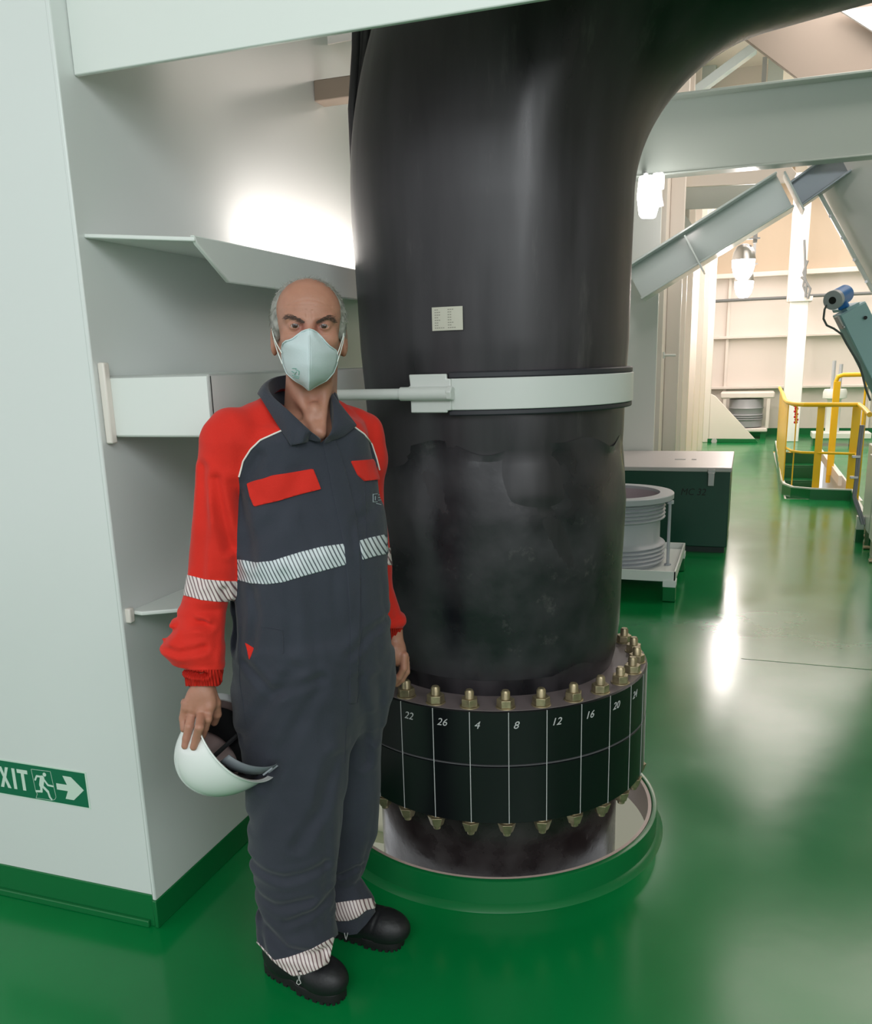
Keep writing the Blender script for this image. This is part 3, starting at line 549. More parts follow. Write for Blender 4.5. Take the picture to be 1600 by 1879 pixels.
# racks and conduit at the right edge
cdt = thing('conduit_riser', 'pair of grey conduit pipes bending down beside the right hand racks', 'conduit', tuple(onz(1570, 1000)))
for k in (0, 1):
    g = G(); pts = [(1580+k*4, 780), (1574+k*4, 830), (1570+k*3, 880), (1566+k*3, 912), (1570+k*4, 925), (1578+k*4, 948), (1582+k*4, 962)]
    g.tube([ony(x, y, 7.55) for x, y in pts], .011, 10); local(cdt, g).out('conduit', mat('conduit_grey', rgb(150, 148, 156), .35), cdt, smooth=True)
for (x, y) in ((1571, 838), (1567, 876)): g = G(); c = Vector(ony(x, y, 7.54)); g.bar(c-Vector((.03, 0, 0)), c+Vector((.03, 0, 0)), .03, .02); local(cdt, g).out('clip', STEEL, cdt, bevel=.003)
fr_ = thing('white_foot', 'white square post stub with green foot where the conduits end', 'post', tuple(onz(1575, 995)))
c0 = onz(1569, 995); c1 = ony(1583, 995, c0[1])
g = G(); zt = ony(1570, 948, c0[1])[2]; zm = ony(1570, 972, c0[1])[2]; g.box((c0[0], c0[1], zm), (c1[0], c0[1]+.08, zt)); local(fr_, g).out('stub', WHITE, fr_, bevel=.003)
g = G(); g.box((c0[0]-.002, c0[1]-.002, 0), (c1[0]+.002, c0[1]+.082, zm)); local(fr_, g).out('painted_foot', GREEN, fr_)
for k, (y0_, lab) in enumerate(((8.25, 'farthest'), (7.75, 'middle'), (7.25, 'nearest'))):
    x_ = (1.045, 1.0, .985)[k]
    t = thing('equipment_rack', lab+' of the three white racks on green feet at the right edge', 'rack', (x_+.3, y0_, 0), 'white racks on green feet at the right edge')
    g = G(); g.box((x_, y0_, .12), (x_+.42, y0_+.35, (.78, .74, .72)[k])); local(t, g).out('cabinet_body', WHITE, t, bevel=.008)
    g = G(); g.box((x_+.01, y0_+.02, 0), (x_+.09, y0_+.3, .12)); local(t, g).out('painted_foot', GREEN, t)
    g = G(); g.box((x_+.02, y0_-.012, .2), (x_+.40, y0_, .66)); dd_ = local(t, g).out('door', WHITE, t, bevel=.006)
    g = G(); g.tube([(x_-.03, y0_-.02, .012), (x_+.02, y0_-.02, .012)], .012, 8); g.tube([(x_-.03, y0_+.02, .012), (x_+.02, y0_+.02, .012)], .012, 8); local(t, g).out('anchor_bolt', BRASS, t)
# white machinery further behind the hoop
mt = thing('hydraulic_unit', 'white cylindrical unit on a pedestal beyond the yellow hoop', 'machine', (1.42, 16.6, 0))
g = G(); g.lathe([(.0001, .95), (.17, .95), (.19, .90), (.19, .80), (.11, .78), (.11, .2)], 32); g.out('cylinder', WHITE, mt, smooth=True)
g = G(); g.box((-.32, -.2, .13), (.6, .3, .22)); g.out('base', WHITE, mt, bevel=.005); g = G(); g.box((-.3, -.18, 0), (-.18, .2, .13)); g.box((.3, -.18, 0), (.42, .2, .13)); g.out('painted_foot', GREEN, mt)
g = G(); g.tube([(-.05, 0, .9), (-.05, 0, 1.42)], .03, 12); g.tube([(.06, 0, .9), (.06, 0, 1.36)], .03, 12); g.out('pipe_pair', GREYP, mt, smooth=True)

# ================================================================ exit sign
sg = thing('exit_sign', 'green exit sign with running figure and arrow on the white portal face', 'sign', (-1.9, YF, .41))
def sp(px, py): p = ony(px, py, YF); return (p[0]+1.9, p[2]-.41)
def flat(polys, y0, m, name, parent, th=.0006):
    g = G()
    for P in polys: g.poly([(x, -y0, z) for x, z in P], (0, -th, 0))
    return g.out(name, m, parent)
W_, H_ = .172, .0545
SGW = mat('sign_white', rgb(206, 226, 212), .5); SGG = mat('sign_green', rgb(8, 108, 74), .45)
flat([[(-.27, -H_-.004), (W_+.004, -H_-.004), (W_+.004, H_+.004), (-.27, H_+.004)]], .0, SGW, 'border', sg, .0012)
flat([[(-.266, -H_), (W_-.0015, -H_), (W_-.0015, H_-.0005), (-.266, H_-.0005)]], .0012, SGG, 'panel', sg)
def SX(px): return sp(px, 1437)[0]
x0s, x1s = SX(0), SX(157)
def u(cx, cy): # sign local coords from zoom crop (740 wide crop units = 157 px): cy 0 top..1 bottom
    return (x0s+(x1s-x0s)*cx/740., H_-2*H_*cy)
def rectp(a, b): return [(a[0], b[1]), (b[0], b[1]), (b[0], a[1]), (a[0], a[1])]
L = []
t_, b_ = .185, .80
def P_(*pts): return [u(x, y) for x, y in pts]
L.append(P_((-95, t_), (-10, t_), (-10, t_+.1), (-72, t_+.1), (-72, .44), (-20, .44), (-20, .54), (-72, .54), (-72, b_-.1), (-5, b_-.1), (-5, b_), (-95, b_)))
L.append(P_((12, t_), (40, t_), (56, .40), (72, t_), (98, t_), (70, .49), (102, b_), (74, b_), (56, .59), (38, b_), (10, b_), (42, .49)))
L.append(P_((127, t_), (153, t_), (153, b_), (127, b_)))
L.append(P_((172, t_), (262, t_), (262, t_+.11), (230, t_+.11), (230, b_), (204, b_), (204, t_+.11), (172, t_+.11)))
flat(L, .0018, SGW, 'lettering', sg)
A = P_((498, .42), (588, .42), (560, .17), (628, .17), (722, .50), (628, .84), (560, .84), (588, .60), (498, .60))
flat([A], .0018, SGW, 'arrow', sg)
def seg2(a, b, w_):
    a = Vector(u(*a)); b = Vector(u(*b)); d = (b-a).normalized(); n_ = Vector((-d.y, d.x))*w_/2; out = []
    for t in np.linspace(pi/2, 3*pi/2, 6): out.append(a+d*cos(t)*w_/2+n_.normalized()*sin(t)*w_/2)
    for t in np.linspace(-pi/2, pi/2, 6): out.append(b+d*cos(t)*w_/2+n_.normalized()*sin(t)*w_/2)
    return [tuple(p) for p in out]
man = [[(u(408, .20)[0]+.0062*cos(t), u(408, .22)[1]+.0062*sin(t)) for t in np.linspace(0, 2*pi, 20)[:-1]]]
for k in range(len([0])):
    body = [((385, .33), (368, .56), .016), ((378, .30), (340, .30), .0062), ((340, .30), (322, .42), .0058), ((395, .36), (425, .52), .006), ((425, .52), (465, .53), .0056), ((366, .60), (362, .74), .0085), ((362, .74), (318, .76), .0068), ((378, .58), (418, .72), .0085), ((418, .72), (428, .88), .0068), ((428, .88), (440, .93), .006)]
man += [seg2(a, b, w_) for a, b, w_ in body]
g = G()
for i, P in enumerate(man): g.poly([(x, -.0018-.00001*i, z) for x, z in P], (0, -.0006, 0))
g.out('running_figure', SGW, sg)
O_ = [(300, .12), (462, .10), (480, .84), (466, .92), (440, .96), (305, .97), (322, .84), (312, .78)]
g = G()
for a, b in zip(O_, O_[1:]+O_[:1]):
    P = seg2(a, b, .0011); g.poly([(x, -.0017, z) for x, z in P], (0, -.0005, 0))
g.out('door_outline', SGW, sg)

# ================================================================ the man
OM = onz(575, 1790); OM[2] = 0
RM = np.array([RT, HD, ZZ])                         # world -> man frame rotation (x right, y away, z up)
def tol(p): return RM @ (np.asarray(p, float)-OM)
def LP(px, py, D): return tol(at(px, py, D))
def topix(V): # man-frame points -> pixels
    W = V @ RM + OM - CO; zc = W @ FW
    return CX+FPX*(W @ CR)/zc, CY-FPX*(W @ CU)/zc
man = thing('person', 'masked man in grey and red coverall standing beside the hose holding a white hard hat', 'person', tuple(OM), rz=YAW)

def smin(a, b, k): h = np.clip(.5+.5*(b-a)/k, 0, 1); return b*(1-h)+a*h-k*h*(1-h)
def smax(a, b, k): return -smin(-a, -b, k)
def ell(P, c, r, R=None):
    q = P-np.asarray(c); 
    if R is not None: q = q @ np.asarray(R)
    r = np.asarray(r); k = np.sqrt(((q/r)**2).sum(1)); k1 = np.sqrt(((q/(r*r))**2).sum(1))+1e-9
    return k*(k-1)/k1
def cone(P, a, b, ra, rb):
    a = np.asarray(a, float); b = np.asarray(b, float); d = b-a; L2 = d@d; t = np.clip(((P-a)@d)/L2, 0, 1)
    return np.linalg.norm(P-a-t[:, None]*d, axis=1)-(ra+(rb-ra)*t)
def chain(P, pts, rs, k=.004):
    f = None
    for i in range(len(pts)-1):
        g_ = cone(P, pts[i], pts[i+1], rs[i], rs[i+1]); f = g_ if f is None else smin(f, g_, k)
    return f
def loft(P, rows, psi=0, ex=2.2):
    z = rows[:, 0]; o = np.argsort(z); R_ = rows[o]; zq = P[:, 2]
    cx, cy, a, b = [np.interp(zq, R_[:, 0], R_[:, i]) for i in (1, 2, 3, 4)]
    dx = P[:, 0]-cx; dy = P[:, 1]-cy; uu = dx*cos(psi)+dy*sin(psi); vv = -dx*sin(psi)+dy*cos(psi)
    k = (np.abs(uu/a)**ex+np.abs(vv/b)**ex)**(1/ex); f = (k-1)*np.minimum(a, b)
    return smax(f, np.maximum(R_[0, 0]-zq, zq-R_[-1, 0]), .012)
def rows_px(tab, psi=0, q=.75): # (y, xl, xr, D[, b])
    out = []
    for r in tab:
        y, xl, xr, D = r[:4]; a_ = LP(xl, y, D); b_ = LP(xr, y, D); W = abs(b_[0]-a_[0])/2; qq = r[4] if len(r) > 4 else q
        A = W/sqrt(cos(psi)**2+(qq*sin(psi))**2); c = (a_+b_)/2; out.append((c[2], c[0], c[1], A, A*qq))
    return np.array(out)

def mesh_sdf(f, xs, ys, zs, blk=8):
    nx, ny, nz = len(xs), len(ys), len(zs); S = np.full((nx, ny, nz), 1., np.float32)
    for i in range(0, nx, blk):
        pass
    bi, bj, bk = [np.arange(0, n, blk) for n in (nx, ny, nz)]
    def mid(a, s): e = np.minimum(s+blk, len(a)-1); return (a[s]+a[e])/2, (a[e]-a[s])/2
    mx, hx = mid(xs, bi); my, hy = mid(ys, bj); mz, hz = mid(zs, bk)
    A = np.stack(np.meshgrid(mx, my, mz, indexing='ij'), -1).reshape(-1, 3); Hh = np.stack(np.meshgrid(hx, hy, hz, indexing='ij'), -1).reshape(-1, 3)
    v = f(A); rad_ = np.linalg.norm(Hh, axis=1)*1.25+.012
    I = np.stack(np.meshgrid(bi, bj, bk, indexing='ij'), -1).reshape(-1, 3)
    for m_, (i, j, k) in zip(v < 0, I):
        if m_: S[i:i+blk, j:j+blk, k:k+blk] = -1
    act = I[np.abs(v) < rad_]
    o = np.arange(blk); off = np.stack(np.meshgrid(o, o, o, indexing='ij'), -1).reshape(-1, 3)
    for c0 in range(0, len(act), 600):
        idx = (act[c0:c0+600][:, None, :]+off[None]).reshape(-1, 3); ok = (idx[:, 0] < nx) & (idx[:, 1] < ny) & (idx[:, 2] < nz); idx = idx[ok]
        S[idx[:, 0], idx[:, 1], idx[:, 2]] = f(np.stack([xs[idx[:, 0]], ys[idx[:, 1]], zs[idx[:, 2]]], 1))
    B = S < 0
    cnt = np.zeros((nx-1, ny-1, nz-1), np.int8)
    for a in (0, 1):
        for b in (0, 1):
            for c in (0, 1): cnt += B[a:nx-1+a, b:ny-1+b, c:nz-1+c]
    cells = np.argwhere((cnt > 0) & (cnt < 8)); cid = np.full((nx-1, ny-1, nz-1), -1, np.int32); cid[tuple(cells.T)] = np.arange(len(cells))
    cor = [(a, b, c) for a in (0, 1) for b in (0, 1) for c in (0, 1)]
    vals = np.stack([S[cells[:, 0]+a, cells[:, 1]+b, cells[:, 2]+c] for a, b, c in cor], 1).astype(float)
    X = np.stack([xs[cells[:, 0]], ys[cells[:, 1]], zs[cells[:, 2]]], 1); DX = np.stack([xs[cells[:, 0]+1], ys[cells[:, 1]+1], zs[cells[:, 2]+1]], 1)-X
    acc = np.zeros((len(cells), 3)); n_ = np.zeros(len(cells))
    for p in range(8):
        for q in range(p+1, 8):
            if sum(abs(cor[p][k]-cor[q][k]) for k in range(3)) != 1: continue
            a = vals[:, p]; b = vals[:, q]; mk = (a < 0) != (b < 0); t = np.where(mk, a/np.where(mk, a-b, 1), 0)
            pos = np.array(cor[p])+t[:, None]*(np.array(cor[q])-np.array(cor[p])); acc[mk] += pos[mk]; n_ += mk
    V = X+acc/n_[:, None]*DX
    Q = []
    for ax in range(3):
        sl0 = [slice(1, -1)]*3; sl1 = [slice(1, -1)]*3; sl0[ax] = slice(0, -1); sl1[ax] = slice(1, None)
        b0 = B[tuple(sl0)]; b1 = B[tuple(sl1)]; e = np.argwhere(b0 != b1); 
        if len(e) == 0: continue
        base = e.copy()
        for k in range(3):
            if k != ax: base[:, k] += 1
        inn = b0[tuple(e.T)]; u_, v_ = [(1, 2), (2, 0), (0, 1)][ax]
        def c_(du, dv): q = base.copy(); q[:, u_] -= du; q[:, v_] -= dv; return cid[tuple(q.T)]
        qd = np.stack([c_(1, 1), c_(0, 1), c_(0, 0), c_(1, 0)], 1); qd[~inn] = qd[~inn][:, ::-1]; Q.append(qd)
    Q = np.concatenate(Q); Q = Q[(Q >= 0).all(1)]
    return V, Q
def axis(segs): # [(start, end, step)...]
    out = [segs[0][0]]
    for a, b, s in segs:
        while out[-1] < b-1e-9: out.append(out[-1]+s)
    return np.array(out)
def npmesh(name, V, F, m, parent, smooth=True):
    me = bpy.data.meshes.new(name); F = np.asarray(F); k = F.shape[1]
    me.vertices.add(len(V)); me.vertices.foreach_set('co', np.asarray(V, np.float32).ravel())
    me.loops.add(len(F)*k); me.loops.foreach_set('vertex_index', F.ravel().astype(np.int32)); me.polygons.add(len(F))
    me.polygons.foreach_set('loop_start', np.arange(0, len(F)*k, k, dtype=np.int32)); me.polygons.foreach_set('loop_total', np.full(len(F), k, np.int32))
    me.polygons.foreach_set('use_smooth', np.full(len(F), smooth)); me.update(calc_edges=True); me.validate(); me.materials.append(m)
    o = bpy.data.objects.new(name, me); COL.objects.link(o); o.parent = parent; return o
def vnormals(V, T):
    n = np.cross(V[T[:, 1]]-V[T[:, 0]], V[T[:, 2]]-V[T[:, 0]]); N = np.zeros_like(V)
    for k in range(3):
        for c in range(3): N[:, c] += np.bincount(T[:, k], n[:, c], len(V))
    return N/(np.linalg.norm(N, axis=1)[:, None]+1e-12)
def tri(Q): return np.concatenate([Q[:, [0, 1, 2]], Q[:, [0, 2, 3]]])
def laplace(V, T, it=2, lam=.5, mask=None):
    E = np.concatenate([T[:, [0, 1]], T[:, [1, 2]], T[:, [2, 0]]]); E = np.concatenate([E, E[:, ::-1]]); cnt = np.bincount(E[:, 0], minlength=len(V))+1e-9
    for _ in range(it):
        A = np.stack([np.bincount(E[:, 0], V[E[:, 1], c], len(V)) for c in range(3)], 1)/cnt[:, None]
        l_ = lam if mask is None else (lam*mask)[:, None]; V = V+l_*(A-V)
    return V
def clip(V, T, s, *att): # keep s>0; att = per-vertex arrays carried along
    s = np.where(np.abs(s) < 1e-7, 1e-7, s); pos = s > 0; c = pos[T].sum(1); keep = T[c == 3]
    newV = []; newS = []; cache = {}; tris = []; n0 = len(V); pairs = []
    def cut(a, b):
        k = (a, b) if a < b else (b, a)
        if k not in cache: cache[k] = n0+len(pairs); pairs.append(k)
        return cache[k]
    for t in T[(c > 0) & (c < 3)]:
        p = pos[t]
        if p.sum() == 1:
            i = int(np.argmax(p)); a, b, d_ = t[i], t[(i+1) % 3], t[(i+2) % 3]; tris.append((a, cut(a, b), cut(a, d_)))
        else:
            i = int(np.argmin(p)); a, b, d_ = t[i], t[(i+1) % 3], t[(i+2) % 3]; ab, ad = cut(a, b), cut(a, d_); tris += [(ab, b, d_), (ab, d_, ad)]
    if pairs:
        pr_ = np.array(pairs); w_ = (s[pr_[:, 0]]/(s[pr_[:, 0]]-s[pr_[:, 1]]))[:, None]
        ext = lambda A: np.concatenate([A, (A[pr_[:, 0]]*(1-w_)+A[pr_[:, 1]]*w_) if A.ndim == 2 else (A[pr_[:, 0]]*(1-w_[:, 0])+A[pr_[:, 1]]*w_[:, 0])])
        V = ext(V); att = [ext(a) for a in att]; keep = np.concatenate([keep, np.array(tris, int).reshape(-1, 3)])
    used = np.unique(keep); mp = np.full(len(V), -1); mp[used] = np.arange(len(used))
    return (V[used], mp[keep])+tuple(a[used] for a in att)
def shell(V, T, N, off, depth): # offset outward and give the border a rim
    n = len(V); E = np.concatenate([T[:, [0, 1]], T[:, [1, 2]], T[:, [2, 0]]]); key = {}
    S_ = set(map(tuple, E.tolist())); bd = [e for e in S_ if (e[1], e[0]) not in S_]
    V2 = np.concatenate([V+N*off, V+N*(off-depth)]); R = []
    for a, b in bd: R += [(b, a, a+n), (b, a+n, b+n)]
    return V2, np.concatenate([T, np.array(R).reshape(-1, 3)])
def compact(V, T):
    used = np.unique(T); mp = np.full(len(V), -1); mp[used] = np.arange(len(used)); return V[used], mp[T]
def poly_sd(x, y, poly): # signed distance in pixels, + inside
    P = np.asarray(poly, float); d = np.full(len(x), 1e9); ins = np.zeros(len(x), bool)
    for i in range(len(P)):
        a = P[i]; b = P[(i+1) % len(P)]; e = b-a; t = np.clip(((x-a[0])*e[0]+(y-a[1])*e[1])/(e@e), 0, 1)
        d = np.minimum(d, np.hypot(x-a[0]-t*e[0], y-a[1]-t*e[1]))
        c = ((a[1] > y) != (b[1] > y)) & (x < (b[0]-a[0])*(y-a[1])/(b[1]-a[1]+1e-12)+a[0]); ins ^= c
    return np.where(ins, d, -d)

# ---- value noise
_tab = RNG.rand(64, 64, 64).astype(np.float32)
def noise(P):
    i = np.floor(P).astype(int); f = P-i; f = f*f*(3-2*f); r = 0
    for a in (0, 1):
        for b in (0, 1):
            for c in (0, 1):
                w_ = (f[:, 0] if a else 1-f[:, 0])*(f[:, 1] if b else 1-f[:, 1])*(f[:, 2] if c else 1-f[:, 2])
                r = r+w_*_tab[(i[:, 0]+a) % 64, (i[:, 1]+b) % 64, (i[:, 2]+c) % 64]
    return r*2-1

# ---- coverall shape
PSI = radians(30)
T_ROWS = rows_px([(760, 502, 626, 2.07, .8), (778, 458, 664, 2.06, .72), (800, 440, 676, 2.05, .68), (850, 434, 684, 2.05, .68), (900, 433, 694, 2.045, .70), (950, 432, 702, 2.04, .74), (1000, 431, 706, 2.03, .78), (1050, 431, 709, 2.03, .80), (1110, 433, 712, 2.03, .80),
                  (1180, 440, 715, 2.03, .78), (1250, 441, 714, 2.04, .74), (1295, 448, 709, 2.045, .68), (1335, 480, 688, 2.055, .6)], PSI)
LR = rows_px([(1180, 445, 640, 1.99, .9), (1350, 450, 643, 1.98, .9), (1450, 455, 636, 1.97, .9), (1530, 460, 624, 1.965, .9), (1600, 467, 615, 1.965, .92), (1680, 474, 613, 1.96, .95), (1720, 478, 614, 1.955, 1.0), (1800, 484, 616, 1.95, 1.05)])
LL = rows_px([(1200, 560, 714, 2.11, .9), (1350, 575, 705, 2.12, .9), (1450, 588, 700, 2.13, .95), (1500, 596, 694, 2.13, .95), (1530, 600, 689, 2.13, .95), (1560, 602, 678, 2.13, 1.0), (1590, 603, 667, 2.13, 1.05), (1612, 603, 660, 2.13, 1.1), (1632, 602, 672, 2.13, 1.1), (1655, 601, 690, 2.13, 1.05), (1680, 601, 690, 2.13, 1.0), (1730, 603, 682, 2.125, 1.0)])
AR = rows_px([(815, 382, 446, 1.955, 1.1), (860, 368, 442, 1.95, 1.05), (900, 360, 441, 1.945, 1.0), (960, 352, 441, 1.94, 1.0), (1000, 347, 440, 1.935, .98), (1040, 342, 440, 1.93, .95), (1070, 339, 438, 1.925, .92), (1095, 334, 433, 1.92, .9), (1112, 329, 420, 1.92, .9), (1130, 320, 411, 1.905, .9), (1155, 309, 409, 1.895, .85), (1178, 298, 409, 1.885, .8), (1192, 299, 414, 1.88, .78), (1206, 312, 415, 1.875, .75), (1218, 329, 412, 1.872, .75), (1229, 338, 409, 1.87, .9), (1240, 339, 408, 1.87, .9)])
AL = rows_px([(810, 610, 694, 2.19, 1.1), (860, 612, 702, 2.2, 1.1), (900, 618, 706, 2.21, 1.1), (960, 628, 713, 2.22, 1.1), (1000, 634, 718, 2.23, 1.1), (1040, 640, 721, 2.23, 1.1), (1080, 645, 722, 2.23, 1.1), (1100, 648, 729, 2.225, 1.1), (1118, 652, 735, 2.22, 1.1), (1126, 656, 737, 2.22, 1.05), (1133, 660, 747, 2.22, 1), (1142, 662, 748, 2.22, .95), (1150, 665, 741, 2.22, .95), (1158, 669, 738, 2.22, .9), (1166, 671, 738, 2.22, .9)])
NB_ = LP(557, 764, 2.10); SHR = LP(428, 808, 1.975); SHL = LP(662, 796, 2.185)
CUFR = rows_px([(1212, 339, 410, 1.874, .95), (1236, 339, 409, 1.87, .95), (1262, 340, 407, 1.866, .95)])
CUFL = rows_px([(1144, 671, 739, 2.22, .8), (1180, 674, 737, 2.22, .8)])
def armR(P): return smin(smin(loft(P, AR, 0, 2.0), loft(P, CUFR, 0, 2.2), .006), cone(P, SHR, SHR+np.array([-.012, 0, -.06]), .070, .062), .03)
def armL(P): return smin(smin(loft(P, AL, 0, 2.0), loft(P, CUFL, 0, 2.2), .006), cone(P, SHL, SHL+np.array([.01, 0, -.06]), .056, .055), .03)
def yoke(P):
    return smin(cone(P, NB_, SHR, .080, .060), cone(P, NB_, SHL, .068, .052), .02)
def torso(P): return smin(loft(P, T_ROWS, PSI), yoke(P), .035)
def legs(P):
    return smin(loft(P, LR, 0, 2.1), loft(P, LL, 0, 2.1), .012)
CREASE = [ # (polyline in picture, depth m, half width px) on the near side
    ([(470, 1190), (520, 1235), (600, 1210)], .004, 9), ([(455, 1330), (510, 1250), (560, 1190)], .005, 11), ([(500, 1400), (560, 1290), (600, 1220)], .004, 12),
    ([(480, 1160), (490, 1100), (482, 1060)], .004, 8), ([(545, 1180), (552, 1100), (540, 1030)], .003, 10), ([(470, 1545), (540, 1560), (605, 1545)], .005, 9),
    ([(478, 1640), (540, 1685), (600, 1700)], .007, 10), ([(475, 1600), (520, 1612), (580, 1603)], .005, 9), ([(500, 1740), (498, 1690), (486, 1650)], .004, 7),
    ([(560, 1500), (600, 1440), (622, 1360)], .005, 12), ([(470, 1480), (500, 1420), (520, 1370)], .004, 12), ([(540, 1640), (590, 1625), (612, 1610)], .004, 8),
    ([(660, 1230), (672, 1320), (668, 1420)], .005, 10), ([(690, 1240), (696, 1300), (690, 1380)], .004, 8), ([(650, 1180), (680, 1150), (708, 1140)], .004, 9),
    ([(390, 850), (396, 930), (394, 1040)], .005, 8), ([(415, 870), (425, 930), (436, 990)], .006, 8), ([(378, 850), (372, 950), (366, 1060)], -.003, 7), 
    ([(345, 1110), (380, 1105), (410, 1118)], .006, 6), ([(335, 1140), (355, 1118), (400, 1112)], .006, 6), ([(330, 1150), (365, 1158), (405, 1150)], .005, 6),
    ([(303, 1188), (340, 1190), (410, 1194)], .010, 4), ([(345, 1212), (360, 1226), (362, 1232)], .004, 5), ([(380, 1205), (384, 1228)], .004, 4), ([(398, 1205), (396, 1228)], .003, 4),
    ([(445, 880), (470, 960), (480, 1010)], .004, 10), ([(660, 950), (680, 940), (700, 900)], .003, 10), ([(430, 1060), (440, 1120), (440, 1180)], .006, 6),
    ([(620, 1640), (650, 1625), (670, 1632)], .006, 6), ([(560, 860), (520, 940), (470, 990)], .003, 14), ([(490, 700+130), (470, 880)], .003, 9)]
CR3 = []
for pts, dp_, wp in CREASE:
    CR3.append((np.array([LP(x, y, 2.0)[[0, 2]] for x, y in pts]), dp_*1.3, wp/790.))
def folds(P):
    n1 = noise(P*np.array([9, 9, 5.])+3)*.0050+(.5-np.abs(noise((P+P[:, [1, 0, 0]]*.35)*np.array([17, 17, 8.])+11)))*.0060+noise(P*np.array([8., 8, 34])+5)*.0012
    low = np.clip((.45-P[:, 2])/.2, 0, 1); arm = np.clip((.0-(P[:, 0]+.115))/.02, 0, 1)
    n1 = n1*(1+.6*low+.4*arm)+noise(P*np.array([7, 7, 26.])+20)*.004*low
    fr = np.clip((.12-P[:, 1])/.05, 0, 1); d_ = np.zeros(len(P))
    for S_, dp_, w_ in CR3:
        m = np.full(len(P), 1e9)
        for i in range(len(S_)-1):
            a = S_[i]; e = S_[i+1]-a; t = np.clip(((P[:, 0]-a[0])*e[0]+(P[:, 2]-a[1])*e[1])/(e@e), 0, 1); m = np.minimum(m, np.hypot(P[:, 0]-a[0]-t*e[0], P[:, 2]-a[1]-t*e[1]))
        q = m/w_; d_ += dp_*(np.exp(-q*q)-.45*np.exp(-((q-1.9)/.9)**2))
    return n1+d_*fr
def garment(P):
    t = smin(torso(P), legs(P), .045); a = np.minimum(armR(P), armL(P)); f = smin(t, a, .010)
    near = np.abs(f) < .03; out = f.copy(); out[near] += folds(P[near]); return out
h = .0042
gV, gQ = mesh_sdf(garment, axis([(-.42, .30, h)]), axis([(-.24, .36, h)]), axis([(.0, 1.62, h)]))
gT = tri(gQ); gV = laplace(gV, gT, 2, .5); gN = vnormals(gV, gT)
px, py = topix(gV)
dT = torso(gV); dA = armR(gV); dAl = armL(gV); 
hip = np.minimum(dT, legs(gV))
# sleeve / body split: raglan curve above the armpit, nearest limb below
seamR = [(300, 640), (560, 640), (530, 700), (520, 790), (500, 798), (478, 808), (460, 824), (446, 846), (438, 875), (436, 1300), (300, 1300)]
seamL = [(760, 640), (575, 640), (600, 700), (622, 765), (650, 783), (668, 797), (682, 815), (692, 845), (700, 885), (704, 1300), (760, 1300)]
wR = np.clip((py-880)/50, 0, 1); wL = np.clip((py-850)/50, 0, 1)
sR = poly_sd(px, py, seamR)*.0013*(1-wR)+(hip-dA)*wR; sL = poly_sd(px, py, seamL)*.0013*(1-wL)+(hip-dAl)*wL
sR = np.where(px < 575, sR, -.1); sL = np.where(px >= 575, sL, -.1)
red = np.maximum(sR, sL)
# neck opening
VN = [(470, 600), (498, 700), (495, 724), (522, 746), (552, 776), (576, 800), (589, 812), (600, 803), (608, 792), (614, 770), (619, 752), (619, 735), (619, 600)]
neck = -poly_sd(px, py, VN)
tm = gV[:, 2] < 1.36
neck = np.where(gV[:, 1] > .085, 50, neck)
ztop = LP(560, 722, 2.1)[2]
hemR = np.interp(px, [470, 478, 500, 520, 537, 570, 603, 612, 620], [1728, 1736, 1762, 1779, 1791, 1786, 1767, 1723, 1715]); hemL = np.interp(px, [598, 606, 640, 655, 672, 690, 695], [1700, 1704, 1716, 1714, 1696, 1672, 1668])
isR = legs(gV)*0+(loft(gV, LR) < loft(gV, LL)); 
hem = np.where(isR > 0, hemR, hemL)-py
cufz = 1258+0*py; wr = np.where(px < 430, 1259-py, 1176-py)
armz = (np.minimum(dA, dAl) < .012) & (hip > .004)
end = np.where(armz & (py > 1100), wr, hem)
fopen = np.minimum(np.minimum(neck, end), (ztop+.012-gV[:, 2])*800)
FAB = mat('coverall_grey', rgb(54, 57, 67), .82, spec=.25, bump=.18, bscale=420, var=.10, vscale=5, sheen=.15)
RED = mat('coverall_red', rgb(212, 42, 30), .78, spec=.25, bump=.15, bscale=420, var=.08, vscale=6, sheen=.1)
V1, T1, N1, red1 = clip(gV, gT, fopen, gN, red)
GX = clip(V1, T1, -red1, N1)
RX = clip(V1, T1, red1, N1)
CUFFM = mat('coverall_red_rib', rgb(212, 42, 30), .8, spec=.2)
_nt = CUFFM.node_tree; _w = _nt.nodes.new('ShaderNodeTexWave'); _w.bands_direction = 'X'; _w.inputs['Scale'].default_value = 62; _b = _nt.nodes.new('ShaderNodeBump'); _b.inputs['Strength'].default_value = .9; _b.inputs['Distance'].default_value = .004
_nt.links.new([n for n in _nt.nodes if n.type == 'TEX_COORD'][0].outputs['Object'], _w.inputs[0]); _nt.links.new(_w.outputs[1], _b.inputs['Height']); _nt.links.new(_b.outputs[0], _nt.nodes['Principled BSDF'].inputs['Normal'])
def topx(V): a, b = topix(V); return a, b
